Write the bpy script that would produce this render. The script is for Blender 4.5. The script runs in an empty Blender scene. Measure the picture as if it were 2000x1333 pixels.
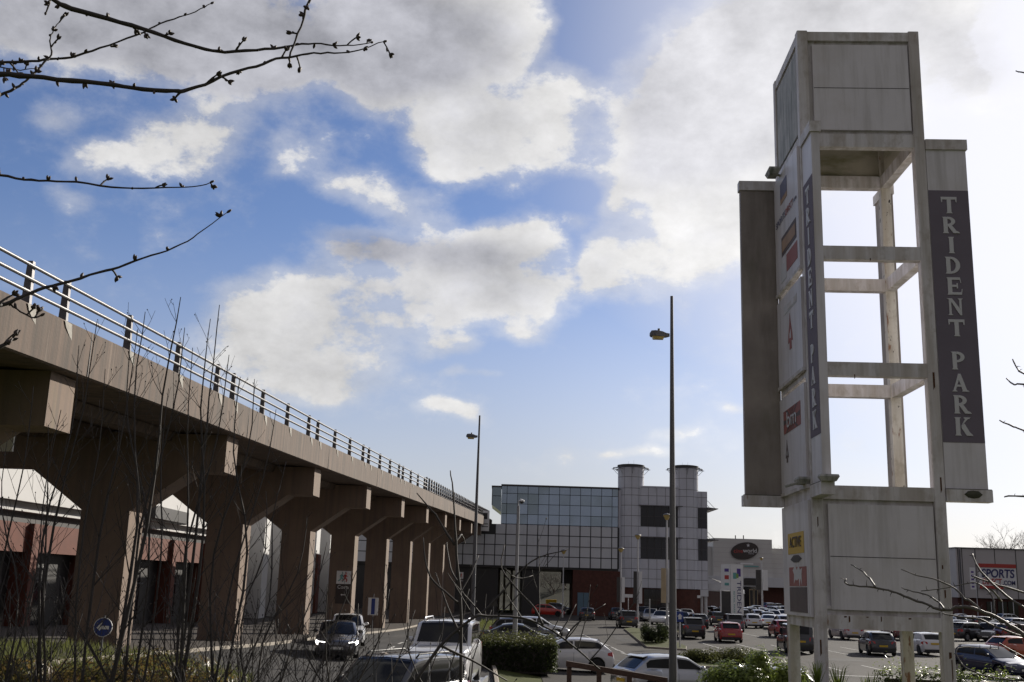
import bpy, math, random
from math import radians as R, sin, cos, tan, pi, sqrt, atan2, asin, degrees
from mathutils import Vector, Matrix
rnd = random.Random(7)
S = bpy.context.scene
COL = S.collection

# ------------------------------------------------------------------ camera
F, PITCH, ROLL, EYE = 2100.0, R(12.8), R(1.75), 3.7
cd = bpy.data.cameras.new('camera'); cam = bpy.data.objects.new('camera', cd); COL.objects.link(cam)
cd.sensor_width = 36.0; cd.lens = F/2000*36; cd.clip_end = 6000; cd.clip_start = 0.1
CM = Matrix.Translation((0, 0, EYE)) @ Matrix.Rotation(R(90)+PITCH, 4, 'X') @ Matrix.Rotation(ROLL, 4, 'Z')
cam.matrix_world = CM
S.camera = cam
R3 = CM.to_3x3()
def ray(px, py):
    return R3 @ Vector(((px-1000)/F, (666.5-py)/F, -1.0))
def P(px, py, Y):
    d = ray(px, py); t = Y/d.y
    return Vector((d.x*t, Y, EYE+d.z*t))
def G(px, py, z=0.0):
    d = ray(px, py); t = (z-EYE)/d.z
    return Vector((d.x*t, d.y*t, z))

# ------------------------------------------------------------------ mesh builder
class MB:
    def __init__(s): s.v=[]; s.f=[]; s.m=[]
    def poly(s, pts, mi=0):
        b=len(s.v); s.v += [tuple(p) for p in pts]; s.f.append(tuple(range(b, b+len(pts)))); s.m.append(mi)
    def box(s, x0, x1, y0, y1, z0, z1, mi=0, M=None):
        if x0>x1: x0,x1=x1,x0
        if y0>y1: y0,y1=y1,y0
        if z0>z1: z0,z1=z1,z0
        c=[(x0,y0,z0),(x1,y0,z0),(x1,y1,z0),(x0,y1,z0),(x0,y0,z1),(x1,y0,z1),(x1,y1,z1),(x0,y1,z1)]
        if M is not None: c=[tuple(M@Vector(p)) for p in c]
        b=len(s.v); s.v+=c
        for q in ((0,3,2,1),(4,5,6,7),(0,1,5,4),(1,2,6,5),(2,3,7,6),(3,0,4,7)):
            s.f.append(tuple(b+i for i in q)); s.m.append(mi)
    def bbox(s, x0,x1,y0,y1,z0,z1,r,mi=0,M=None):
        # box with chamfered vertical edges
        pl=[(x0+r,y0),(x1-r,y0),(x1,y0+r),(x1,y1-r),(x1-r,y1),(x0+r,y1),(x0,y1-r),(x0,y0+r)]
        lo=[Vector((x,y,z0)) for x,y in pl]; hi=[Vector((x,y,z1)) for x,y in pl]
        if M is not None: lo=[M@p for p in lo]; hi=[M@p for p in hi]
        s.loft([lo,hi],True,True,mi)
    def loft(s, rings, closed=True, caps=True, mi=0):
        b=len(s.v); n=len(rings[0])
        for r in rings: s.v += [tuple(p) for p in r]
        for i in range(len(rings)-1):
            for j in range(n if closed else n-1):
                k=(j+1)%n
                s.f.append((b+i*n+j, b+i*n+k, b+(i+1)*n+k, b+(i+1)*n+j)); s.m.append(mi)
        if caps and closed:
            s.f.append(tuple(b+j for j in reversed(range(n)))); s.m.append(mi)
            s.f.append(tuple(b+(len(rings)-1)*n+j for j in range(n))); s.m.append(mi)
    def tube(s, pts, rad, n=6, mi=0, caps=True):
        pts=[Vector(p) for p in pts]
        if not isinstance(rad,(list,tuple)): rad=[rad]*len(pts)
        rings=[]; up=None
        for i,p in enumerate(pts):
            a=pts[max(i-1,0)]; c=pts[min(i+1,len(pts)-1)]
            t=(c-a); t = t.normalized() if t.length>1e-9 else Vector((0,0,1))
            if up is None or abs(up.dot(t))>0.98:
                up = Vector((0,0,1)) if abs(t.z)<0.9 else Vector((1,0,0))
            u=(up-t*up.dot(t)).normalized(); w=t.cross(u); up=u
            rings.append([p+(u*cos(2*pi*k/n)+w*sin(2*pi*k/n))*rad[i] for k in range(n)])
        s.loft(rings,True,caps,mi)
    def cyl(s, c, r0, r1, z0, z1, n=20, mi=0):
        s.loft([[Vector((c[0]+r0*cos(2*pi*k/n),c[1]+r0*sin(2*pi*k/n),z0)) for k in range(n)],
                [Vector((c[0]+r1*cos(2*pi*k/n),c[1]+r1*sin(2*pi*k/n),z1)) for k in range(n)]],True,True,mi)
    def lathe(s, prof, c=(0,0,0), n=16, mi=0, M=None):
        rings=[]
        for r,z in prof:
            rr=[Vector((c[0]+r*cos(2*pi*k/n),c[1]+r*sin(2*pi*k/n),c[2]+z)) for k in range(n)]
            if M is not None: rr=[M@p for p in rr]
            rings.append(rr)
        s.loft(rings,True,True,mi)
    def prism(s, poly, O, ux, uy, th, mi=0):
        # poly of (a,b); face toward ux x uy, thickness th behind
        O=Vector(O); ux=Vector(ux); uy=Vector(uy); n=ux.cross(uy).normalized()
        fr=[O+ux*a+uy*b for a,b in poly]; bk=[p-n*th for p in fr]
        s.loft([bk,fr],True,True,mi)
    def build(s, name, mats, parent=None, smooth=False, sharp=None):
        me=bpy.data.meshes.new(name); me.from_pydata(s.v,[],s.f); me.update()
        if not isinstance(mats,(list,tuple)): mats=[mats]
        for m in mats: me.materials.append(m)
        if len(mats)>1: me.polygons.foreach_set('material_index', s.m)
        if smooth:
            me.polygons.foreach_set('use_smooth',[True]*len(me.polygons))
            if sharp is not None:
                try: me.set_sharp_from_angle(angle=R(sharp))
                except Exception: pass
        o=bpy.data.objects.new(name, me); COL.objects.link(o)
        if parent is not None: o.parent=parent
        return o

def merge(a, b, mi):
    k=len(a.v); a.v+=b.v; a.f+=[tuple(k+i for i in f) for f in b.f]; a.m+=[mi]*len(b.f); return a
def tag(o, label=None, cat=None, group=None, kind=None):
    if label: o['label']=label
    if cat: o['category']=cat
    if group: o['group']=group
    if kind: o['kind']=kind
    return o
def empty(name, loc=(0,0,0), rz=0.0):
    o=bpy.data.objects.new(name,None); COL.objects.link(o); o.location=loc; o.rotation_euler=(0,0,rz)
    o.empty_display_size=0.3
    return o
def kids(o): return [c for c in COL.objects if c.parent is o]
def text_mesh(txt, name, mat, parent, O, ux, uy, size, depth=0.01, align='CENTER', width=None, shear=0.0, bold=0.0):
    c=bpy.data.curves.new(name,'FONT'); c.body=txt; c.size=1.0; c.align_x=align; c.align_y='CENTER'; c.extrude=0.5*depth/size; c.shear=shear; c.offset=bold
    t=bpy.data.objects.new(name+'_t',c); COL.objects.link(t)
    bpy.context.view_layer.update()
    me=bpy.data.meshes.new_from_object(t.evaluated_get(bpy.context.evaluated_depsgraph_get()))
    bpy.data.objects.remove(t); bpy.data.curves.remove(c)
    ux=Vector(ux).normalized(); uy=Vector(uy).normalized(); n=ux.cross(uy)
    sx=size
    if width is not None:
        xs=[v.co.x for v in me.vertices]; sx=width/max(1e-6,max(xs)-min(xs))
    O=Vector(O)
    for v in me.vertices:
        a,b,d=v.co
        v.co = O+ux*(a*sx)+uy*(b*size)+n*(d*size+depth*0.5)
    me.materials.clear(); me.materials.append(mat); me.name=name
    o=bpy.data.objects.new(name,me); COL.objects.link(o)
    if parent is not None: o.parent=parent
    return o

# ------------------------------------------------------------------ materials
def mat(name, col, rough=0.6, metal=0.0, spec=0.5, noise=0.0, nscale=3.0, stretch=(1,1,1), bump=0.0, bscale=20.0, coat=0.0, emit=None, col2=None, coords='Object', detail=6.0):
    m=bpy.data.materials.new(name); m.use_nodes=True; nt=m.node_tree; N=nt.nodes; L=nt.links
    b=N['Principled BSDF']; b.inputs['Base Color'].default_value=(*col,1); b.inputs['Roughness'].default_value=rough; b.inputs['Metallic'].default_value=metal
    b.inputs['Specular IOR Level'].default_value=spec
    if coat: b.inputs['Coat Weight'].default_value=coat; b.inputs['Coat Roughness'].default_value=0.05
    if emit: b.inputs['Emission Color'].default_value=(*emit[:3],1); b.inputs['Emission Strength'].default_value=emit[3]
    if noise or col2 or bump:
        tc=N.new('ShaderNodeTexCoord'); mp=N.new('ShaderNodeMapping'); mp.inputs['Scale'].default_value=stretch
        L.new(tc.outputs[coords],mp.inputs['Vector'])
    if noise or col2:
        nz=N.new('ShaderNodeTexNoise'); nz.inputs['Scale'].default_value=nscale; nz.inputs['Detail'].default_value=detail; nz.inputs['Roughness'].default_value=0.62
        L.new(mp.outputs[0],nz.inputs['Vector'])
        r=N.new('ShaderNodeMapRange'); r.inputs[1].default_value=0.32; r.inputs[2].default_value=0.68
        L.new(nz.outputs['Fac'],r.inputs[0])
        mx=N.new('ShaderNodeMix'); mx.data_type='RGBA'; L.new(r.outputs[0],mx.inputs[0])
        c2 = col2 if col2 else tuple(c*(1-noise) for c in col)
        mx.inputs[6].default_value=(*col,1); mx.inputs[7].default_value=(*c2,1)
        L.new(mx.outputs[2],b.inputs['Base Color'])
        m['mix']=mx.name
    if bump:
        n2=N.new('ShaderNodeTexNoise'); n2.inputs['Scale'].default_value=bscale; n2.inputs['Detail'].default_value=5
        L.new(mp.outputs[0],n2.inputs['Vector'])
        bp=N.new('ShaderNodeBump'); bp.inputs['Strength'].default_value=bump; bp.inputs['Distance'].default_value=0.02
        L.new(n2.outputs['Fac'],bp.inputs['Height']); L.new(bp.outputs[0],b.inputs['Normal'])
    return m
def layer(m, col, scale, lo, hi, stretch=(1,1,1), strength=1.0, detail=5.0, seed=0.0):
    """one more stain layer over the base colour: noise thresholded lo..hi"""
    nt=m.node_tree; N=nt.nodes; L=nt.links; b=N['Principled BSDF']
    tc=N.new('ShaderNodeTexCoord'); mp=N.new('ShaderNodeMapping'); mp.inputs['Scale'].default_value=stretch; mp.inputs['Location'].default_value=(seed,seed*0.7,seed*1.3)
    L.new(tc.outputs['Object'],mp.inputs['Vector'])
    nz=N.new('ShaderNodeTexNoise'); nz.inputs['Scale'].default_value=scale; nz.inputs['Detail'].default_value=detail; nz.inputs['Roughness'].default_value=0.6
    L.new(mp.outputs[0],nz.inputs['Vector'])
    r=N.new('ShaderNodeMapRange'); r.inputs[1].default_value=lo; r.inputs[2].default_value=hi; r.inputs[4].default_value=strength
    L.new(nz.outputs['Fac'],r.inputs[0])
    mx=N.new('ShaderNodeMix'); mx.data_type='RGBA'; L.new(r.outputs[0],mx.inputs[0])
    src=b.inputs['Base Color']
    if src.is_linked:
        L.new(src.links[0].from_socket,mx.inputs[6])
    else: mx.inputs[6].default_value=src.default_value
    mx.inputs[7].default_value=(*col,1)
    L.new(mx.outputs[2],src)
    return m

M={}
def translucent(m,f=0.45,gain=1.6):
    nt=m.node_tree; N=nt.nodes; L=nt.links; b=N['Principled BSDF']; o=[n for n in N if n.type=='OUTPUT_MATERIAL'][0]
    t=N.new('ShaderNodeBsdfTranslucent'); mx=N.new('ShaderNodeMixShader'); mx.inputs[0].default_value=f
    g=N.new('ShaderNodeVectorMath'); g.operation='SCALE'; g.inputs['Scale'].default_value=gain
    if b.inputs['Base Color'].is_linked: L.new(b.inputs['Base Color'].links[0].from_socket,g.inputs[0])
    else: g.inputs[0].default_value=b.inputs['Base Color'].default_value[:3]
    L.new(g.outputs[0],t.inputs['Color']); L.new(b.outputs[0],mx.inputs[1]); L.new(t.outputs[0],mx.inputs[2]); L.new(mx.outputs[0],o.inputs['Surface'])
M['concrete']=mat('weathered concrete',(0.15,0.105,0.08),0.85,noise=0.3,nscale=0.9,bump=0.25,bscale=14)
layer(M['concrete'],(0.11,0.09,0.075),1.4,0.5,0.75,(1,1,0.12),0.75)
layer(M['concrete'],(0.34,0.27,0.22),0.8,0.62,0.8,(1,1,0.5),0.5,seed=5)
layer(M['concrete'],(0.065,0.052,0.043),1.0,0.44,0.62,(1,4.5,0.14),0.85,seed=19)
layer(M['concrete'],(0.31,0.24,0.19),1.2,0.6,0.74,(1,6,0.2),0.6,seed=29)
layer(M['concrete'],(0.13,0.11,0.09),9,0.56,0.8,(1,1,1),0.5,seed=9)
M['pier']=mat('pale pier concrete',(0.215,0.155,0.117),0.85,noise=0.22,nscale=0.7,bump=0.15,bscale=14)
layer(M['pier'],(0.2,0.16,0.13),1.2,0.55,0.8,(1,1,0.1),0.7)
layer(M['pier'],(0.13,0.1,0.085),1.3,0.46,0.64,(3,3,0.1),0.7,seed=17)
layer(M['pier'],(0.15,0.14,0.08),0.6,0.6,0.75,(1,1,0.4),0.6,seed=3)
M['patch']=mat('pale repair mortar',(0.42,0.4,0.36),0.9,noise=0.35,nscale=4)
M['rail']=mat('galvanised rail',(0.17,0.165,0.165),0.4,metal=0.35,noise=0.25,nscale=5)
M['railpost']=mat('dark railing post',(0.12,0.115,0.12),0.45,metal=0.4,noise=0.2,nscale=5)
def paint(name, c, dirt=0.8, rust=True, seed=0.0):
    m=mat(name,c,0.5,noise=0.14,nscale=2.2,spec=0.4)
    layer(m,(c[0]*0.35,c[1]*0.34,c[2]*0.28),1.6,0.48,0.78,(2.2,2.2,0.25),dirt,seed=seed)
    layer(m,(0.27,0.235,0.19),1.3,0.58,0.75,(1.2,1.2,0.6),dirt*0.6,seed=seed+4)
    layer(m,(c[0]*0.55,c[1]*0.5,c[2]*0.42),0.7,0.42,0.62,(6,6,0.3),0.6,seed=seed+15)
    layer(m,(c[0]*0.45,c[1]*0.4,c[2]*0.33),5.0,0.52,0.68,(1,1,0.7),0.5,seed=seed+21)
    if rust: layer(m,(0.26,0.12,0.05),3.2,0.66,0.72,(1.5,1.5,0.3),0.85,seed=seed+8)
    return m
M['tower']=paint('white painted steel',(0.76,0.735,0.755),0.8)
M['tower_rust']=paint('rusting white steel',(0.76,0.73,0.67),0.6,seed=3)
layer(M['tower_rust'],(0.22,0.09,0.035),4.5,0.6,0.66,(1.6,1.6,0.5),0.9,seed=2)
layer(M['tower_rust'],(0.03,0.022,0.02),6.5,0.64,0.67,(1.2,1.2,0.8),0.95,seed=6)
M['tpanel']=mat('grey white sign panel',(0.74,0.715,0.75),0.4,noise=0.08,nscale=1.2,spec=0.5)
layer(M['tpanel'],(0.42,0.4,0.39),2.0,0.46,0.7,(2.5,2.5,0.2),0.6,seed=1)
layer(M['tpanel'],(0.5,0.45,0.4),0.6,0.5,0.75,(1,1,1),0.5,seed=12)
M['tinner']=mat('inner lining in light-through tone',(0.58,0.54,0.44),0.6,noise=0.25,nscale=1.5)  # yellow tone paints in light coming through the box; the green stain is dirt
layer(M['tinner'],(0.17,0.17,0.07),0.9,0.5,0.66,(0.7,0.7,2.2),0.8,seed=31)
M['tdirty']=mat('algae stained panel',(0.5,0.49,0.46),0.6,noise=0.4,nscale=1.5)
layer(M['tdirty'],(0.1,0.12,0.09),3.0,0.46,0.66,(3,3,0.35),0.8,seed=11)
M['tbrown']=mat('brown stained panel',(0.38,0.335,0.305),0.6,noise=0.3,nscale=1.0)
layer(M['tbrown'],(0.12,0.1,0.085),1.1,0.48,0.75,(1.6,1.6,0.25),0.8,seed=4)
layer(M['tbrown'],(0.36,0.32,0.29),1.5,0.5,0.72,(2.2,2.2,0.3),0.45,seed=24)
layer(M['tbrown'],(0.15,0.15,0.1),1.7,0.55,0.75,(1,1,0.4),0.5,seed=14)
M['banner']=mat('faded navy vinyl',(0.2,0.175,0.215),0.7,spec=0.15,noise=0.12,nscale=1.0)
M['letter']=mat('pale grey lettering',(0.62,0.62,0.64),0.45,noise=0.05)
M['moss']=mat('mossy ledge',(0.09,0.09,0.06),0.9,noise=0.5,nscale=6)
M['rust']=mat('rust',(0.13,0.055,0.025),0.85,noise=0.6,nscale=12)
M['black']=mat('black plastic',(0.02,0.02,0.022),0.5)
M['rubber']=mat('tyre rubber',(0.018,0.018,0.018),0.8)
M['rim']=mat('alloy rim',(0.5,0.5,0.52),0.3,metal=0.9)
M['lamp']=mat('grey painted lamp steel',(0.1,0.1,0.112),0.5,noise=0.15,nscale=2)
M['whitepole']=mat('off white pole paint',(0.55,0.55,0.56),0.45,noise=0.15,nscale=2)
M['greypole']=mat('mid grey pole paint',(0.3,0.3,0.31),0.5,noise=0.2,nscale=2)
M['lens']=mat('amber lamp lens',(0.55,0.42,0.16),0.25,spec=0.6)
M['asphalt']=mat('worn asphalt',(0.068,0.062,0.058),0.85,noise=0.3,nscale=0.35,bump=0.3,bscale=30,spec=0.12)
layer(M['asphalt'],(0.078,0.073,0.068),0.12,0.45,0.7,(1,2.2,1),0.7,seed=2)
layer(M['asphalt'],(0.035,0.033,0.032),1.3,0.6,0.72,(1,1,1),0.75,seed=7)
layer(M['asphalt'],(0.03,0.028,0.027),0.45,0.55,0.62,(1.0,0.25,1),0.5,seed=17)
layer(M['asphalt'],(0.11,0.1,0.092),3.0,0.62,0.7,(1,1,1),0.4,seed=27)
M['road']=mat('dark road asphalt',(0.062,0.06,0.06),0.8,noise=0.3,nscale=0.5,bump=0.3,bscale=30,spec=0.12)
layer(M['road'],(0.095,0.09,0.086),0.5,0.5,0.7,(3,0.3,1),0.6,seed=2)
M['paving']=mat('grey paving slabs',(0.085,0.075,0.068),0.85,noise=0.3,nscale=1.2,spec=0.12)
M['brickpave']=mat('red block paving',(0.2,0.1,0.075),0.85,noise=0.4,nscale=6)
M['kerb']=mat('kerb stone',(0.33,0.29,0.24),0.85,noise=0.3,nscale=1.5)
M['line']=mat('worn white road paint',(0.55,0.54,0.52),0.7,noise=0.45,nscale=5)
M['earth']=mat('bare earth and leaf litter',(0.075,0.06,0.045),0.95,noise=0.5,nscale=2.5,spec=0.12)
M['turf']=mat('short winter turf',(0.08,0.09,0.03),0.95,noise=0.45,nscale=1.2,bump=0.6,bscale=18,spec=0.12)
M['grass']=mat('grass blades',(0.1,0.112,0.035),0.7,noise=0.4,nscale=1.5)
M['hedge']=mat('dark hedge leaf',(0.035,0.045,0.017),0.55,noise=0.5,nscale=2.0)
M['hedgetop']=mat('sunlit tone olive hedge leaf',(0.085,0.092,0.03),0.5,noise=0.45,nscale=2.0)  # lighter olive than the sides: sunlight on the hedge top put into the leaf colour
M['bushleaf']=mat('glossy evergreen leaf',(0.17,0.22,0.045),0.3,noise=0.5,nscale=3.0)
M['autumn']=mat('orange and green leaf',(0.075,0.092,0.025),0.42,col2=(0.13,0.06,0.022),nscale=2.2)
M['bark']=mat('dark bark',(0.055,0.046,0.042),0.75,noise=0.4,nscale=8)
M['barkfar']=mat('grey brown twig',(0.11,0.085,0.065),0.8,noise=0.3,nscale=2)
M['barkpale']=mat('pale grey bark',(0.13,0.115,0.1),0.6,noise=0.4,nscale=10)
M['bud']=mat('brown bud',(0.05,0.035,0.03),0.6)
M['clad']=mat('white cladding panel',(0.57,0.58,0.61),0.5,noise=0.07,nscale=0.8)
layer(M['clad'],(0.36,0.36,0.36),1.0,0.55,0.8,(1.5,1.5,0.2),0.5,seed=3)
M['cladtur']=mat('silver white turret panel',(0.56,0.57,0.63),0.45,noise=0.1,nscale=0.7)
layer(M['cladtur'],(0.22,0.22,0.23),0.7,0.58,0.8,(1.5,1.5,0.2),0.5,seed=8)
M['joint']=mat('grey panel joint',(0.13,0.13,0.14),0.6)
M['groove']=mat('dark joint',(0.03,0.03,0.032),0.6)
M['glass']=mat('reflective grey glazing',(0.34,0.41,0.47),0.04,metal=0.9,spec=0.8,noise=0.12,nscale=0.3)
M['darkglass']=mat('dark tinted glazing',(0.02,0.02,0.023),0.08,spec=0.5)
M['brick']=mat('red brick',(0.1,0.036,0.026),0.85,noise=0.35,nscale=2.2)
M['orange']=mat('orange render',(0.125,0.034,0.018),0.8,noise=0.25,nscale=1.0)
M['white']=mat('white render wall',(0.55,0.545,0.54),0.75,noise=0.08,nscale=0.7)
M['darkwall']=mat('dark shopfront',(0.03,0.028,0.028),0.5)
M['soffit']=mat('dark soffit',(0.07,0.065,0.062),0.8,noise=0.2)
M['bluedoor']=mat('blue grey door',(0.1,0.17,0.23),0.5)
M['cine']=mat('pale profiled cladding',(0.56,0.55,0.53),0.55,noise=0.06,nscale=0.3)
M['sports']=mat('warm grey store cladding',(0.48,0.455,0.45),0.55,noise=0.07,nscale=0.3)
M['red']=mat('red sign',(0.42,0.045,0.035),0.45)
M['navy']=mat('navy sign lettering',(0.035,0.035,0.14),0.45)
M['signwhite']=mat('white sign face',(0.72,0.72,0.72),0.45)
M['signblue']=mat('blue sign',(0.014,0.04,0.22),0.4)
M['yellow']=mat('yellow sign',(0.62,0.4,0.03),0.45)
M['orangesign']=mat('orange sign',(0.5,0.2,0.05),0.45)
M['teal']=mat('teal sign',(0.12,0.34,0.33),0.45)
M['green']=mat('green sign',(0.2,0.34,0.1),0.45)
M['purple']=mat('purple sign',(0.09,0.045,0.26),0.45)
M['darkbrown']=mat('dark brown sign',(0.03,0.02,0.018),0.4)
M['plate_y']=mat('yellow number plate',(0.62,0.4,0.02),0.4)
M['plate_w']=mat('white number plate',(0.65,0.65,0.62),0.4)
M['cglass']=mat('car window glass',(0.012,0.012,0.013),0.05,spec=0.28)
M['taillight']=mat('red tail lamp',(0.4,0.015,0.015),0.15,spec=0.7)
M['headlight']=mat('clear headlamp',(0.5,0.52,0.55),0.1,spec=0.8)
M['headlit']=mat('lit headlamp',(0.8,0.8,0.8),0.2,emit=(1,0.97,0.9,6.0))
M['brakelit']=mat('lit brake lamp',(0.5,0.02,0.02),0.2,emit=(1,0.03,0.03,2.0))
M['timber']=mat('weathered timber rail',(0.085,0.05,0.036),0.8,noise=0.4,nscale=3,stretch=(1,8,8))
M['fadered']=mat('sun faded red vinyl',(0.36,0.13,0.115),0.6,noise=0.2,nscale=3)
M['fadeblue']=mat('sun faded blue vinyl',(0.15,0.15,0.22),0.6)
M['fadeorange']=mat('sun faded orange vinyl',(0.4,0.26,0.17),0.6,noise=0.2,nscale=3)
M['fadedark']=mat('sun faded dark vinyl',(0.13,0.1,0.095),0.6,noise=0.2)
M['galv']=mat('galvanised trailer steel',(0.5,0.5,0.5),0.35,metal=0.8,noise=0.2,nscale=5)
M['cream']=mat('cream render',(0.5,0.4,0.26),0.7,noise=0.2,nscale=1)

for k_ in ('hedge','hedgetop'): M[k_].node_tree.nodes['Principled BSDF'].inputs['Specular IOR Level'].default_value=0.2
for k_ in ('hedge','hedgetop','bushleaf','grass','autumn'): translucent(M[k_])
# ------------------------------------------------------------------ sun and sky
SAZ, SEL = R(39), R(23)
SD = Vector((cos(SEL)*sin(SAZ), cos(SEL)*cos(SAZ), sin(SEL)))
sl=bpy.data.lights.new('sun','SUN'); sl.energy=5.0; sl.angle=R(0.53); sl.color=(1.0,0.93,0.82)
so=bpy.data.objects.new('sun',sl); COL.objects.link(so); so.rotation_mode='QUATERNION'; so.rotation_quaternion=SD.to_track_quat('Z','Y'); so.location=(60,60,80)
W=bpy.data.worlds.new('World'); S.world=W; W.use_nodes=True
nt=W.node_tree; N=nt.nodes; L=nt.links; N.clear()
def node(t): return N.new(t)
def link(a,b): L.new(a,b)
def val(x, sock):
    if hasattr(x,'is_output') or isinstance(x,bpy.types.NodeSocket): L.new(x,sock)
    else: sock.default_value=x
def math_(op,a,b=None,c=None,clamp=False):
    n=N.new('ShaderNodeMath'); n.operation=op; n.use_clamp=clamp
    val(a,n.inputs[0])
    if b is not None: val(b,n.inputs[1])
    if c is not None: val(c,n.inputs[2])
    return n.outputs[0]
def vec(op,a,b=None):
    n=N.new('ShaderNodeVectorMath'); n.operation=op; val(a,n.inputs[0])
    if b is not None: val(b,n.inputs[1])
    return n.outputs['Value'] if op in('DOT_PRODUCT','LENGTH') else n.outputs[0]
def mapr(x,a,b,c=0.0,d=1.0,smooth=True):
    n=N.new('ShaderNodeMapRange'); n.interpolation_type='SMOOTHSTEP' if smooth else 'LINEAR'
    val(x,n.inputs[0]); n.inputs[1].default_value=a; n.inputs[2].default_value=b; n.inputs[3].default_value=c; n.inputs[4].default_value=d
    return n.outputs[0]
def mixc(f,a,b):
    n=N.new('ShaderNodeMix'); n.data_type='RGBA'; val(f,n.inputs[0])
    for x,k in ((a,6),(b,7)):
        if isinstance(x,tuple): n.inputs[k].default_value=(*x,1)
        else: L.new(x,n.inputs[k])
    return n.outputs[2]
tc=node('ShaderNodeTexCoord'); D=tc.outputs['Generated']
sky=node('ShaderNodeTexSky'); sky.sky_type='NISHITA'; sky.sun_disc=False; sky.sun_elevation=SEL; sky.sun_rotation=SAZ; sky.altitude=100; sky.air_density=1.0; sky.dust_density=0.35; sky.ozone_density=2.5
sep=node('ShaderNodeSeparateXYZ'); link(D,sep.inputs[0])
az=math_('MULTIPLY',math_('ARCTAN2',sep.outputs[0],sep.outputs[1]),180/pi)
el=math_('MULTIPLY',math_('ARCSINE',sep.outputs[2]),180/pi)
cx=node('ShaderNodeCombineXYZ'); link(az,cx.inputs[0]); link(el,cx.inputs[1]); AE=cx.outputs[0]
sd=vec('DOT_PRODUCT',D,tuple(SD))
def noise(scale,detail,rough,off=(0,0,0),st=(1,1,1.5),src=D,dist=0.0):
    mp=node('ShaderNodeMapping'); mp.inputs['Location'].default_value=off; mp.inputs['Scale'].default_value=st; link(src,mp.inputs[0])
    n=node('ShaderNodeTexNoise'); n.inputs['Scale'].default_value=scale; n.inputs['Detail'].default_value=detail; n.inputs['Roughness'].default_value=rough; n.inputs['Distortion'].default_value=dist
    link(mp.outputs[0],n.inputs['Vector'])
    return n
def aep(px,py):
    d=ray(px,py).normalized(); return degrees(atan2(d.x,d.y)), degrees(asin(d.z))
PXD=36.6
# cloud masses: centre, half sizes (photo pixels), tilt, strength, greyness
CL=[(150,20,480,120,3,1.05,.9),(520,60,420,130,-3,1.05,.9),(860,60,260,190,10,1.1,.45),(700,150,190,90,0,.8,.45),(980,30,110,110,0,.8,.1),
 (110,235,60,38,0,.85,.15),(405,258,140,82,-10,.95,.2),(215,315,95,42,-20,.8,.1),(150,392,50,26,0,.65,.1),(560,310,85,52,-20,.72,.1),
 (740,380,130,68,10,1.0,.25),(660,350,50,30,0,.6,.1),
 (1005,265,205,98,-8,.97,.25),(1110,175,70,70,0,.8,.1),(900,290,110,55,0,.7,.2),
 (1420,130,240,165,-35,1.1,.95),(1560,90,330,190,-20,1.1,.75),(1330,275,180,120,-30,1.1,.45),(1230,360,130,60,0,.8,.2),(1480,330,190,120,-20,1.0,.4),
 (1300,490,210,100,-12,1.08,.25),(1200,545,100,45,0,.7,.3),(1420,430,130,80,-15,.8,.1),
 (880,545,260,120,5,1.05,.4),(1000,470,100,55,0,.9,.1),(640,650,240,135,-12,1.1,.3),(690,488,110,48,0,.9,1.0),(500,620,170,90,-20,.9,.15),(590,730,190,55,0,.85,.2),(1040,590,90,60,0,.7,.2),(850,505,170,42,0,.55,1.3),
 (870,682,72,34,0,.85,.25),(1030,648,70,30,0,.75,.2),(898,740,42,20,0,.75,.1),(970,752,55,14,0,.6,.1),(875,819,72,20,0,.85,.1),(1240,888,70,18,0,.9,.1),(1290,852,66,18,-8,.8,.1),(1432,801,36,12,0,.7,.1),(1180,892,26,12,0,.7,.1),(1215,395,55,36,-30,.7,.2),(1130,437,34,22,0,.65,.1),(1335,605,34,44,0,.55,.1),
 (1690,870,60,18,0,.5,.2),(1760,560,160,110,0,.6,.1),(1650,330,160,120,0,.6,.3),(1905,120,130,100,0,.9,1.0),(1750,20,240,90,0,.9,.3),(1125,60,60,95,-10,-.6,0),(1130,390,130,48,-15,-.7,0),(760,270,150,60,15,-.5,0),(1125,500,28,80,0,-.5,0),(300,208,240,34,0,-.3,0),(480,300,45,90,0,-.45,0)]
warpn=noise(9,2,0.5,(3,1,2)); 
wv=vec('SUBTRACT',warpn.outputs['Color'],(0.5,0.5,0.5))
AEw=vec('ADD',AE,vec('MULTIPLY',wv,(5.0,3.0,0.0)))
field=None; grey=None
for (px,py,rx,ry,tilt,st,gr) in CL:
    a,e=aep(px,py); k=cos(R(e))
    q=vec('SUBTRACT',AEw,(a,e,0))
    tr=R(-tilt)
    mp=node('ShaderNodeMapping'); mp.vector_type='TEXTURE'; mp.inputs['Rotation'].default_value=(0,0,tr); mp.inputs['Scale'].default_value=(rx/PXD/k,ry/PXD,1); link(q,mp.inputs[0])
    r2=vec('DOT_PRODUCT',mp.outputs[0],mp.outputs[0])
    w=math_('MULTIPLY',math_('SUBTRACT',1.0,math_('MULTIPLY',r2,0.62),clamp=True),st)
    w2=math_('MULTIPLY',w,math_('ABSOLUTE',w))
    field = w2 if field is None else math_('ADD',field,w2)
    g=math_('MULTIPLY',w2,max(gr,0))
    grey = g if grey is None else math_('ADD',grey,g)
n1=noise(7,10,0.64,(0,0,0)); n1b=noise(7,10,0.64,tuple(-0.028*c for c in (SD.x,SD.y,SD.z*1.5+0.6)))
n2=noise(26,7,0.6,(1,4,2)); n3=noise(3.2,4,0.55,(7,2,5))
fb=math_('ADD',math_('MULTIPLY',math_('SUBTRACT',n1.outputs['Fac'],0.5),3.7),math_('MULTIPLY',math_('SUBTRACT',n2.outputs['Fac'],0.5),1.25))
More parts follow.
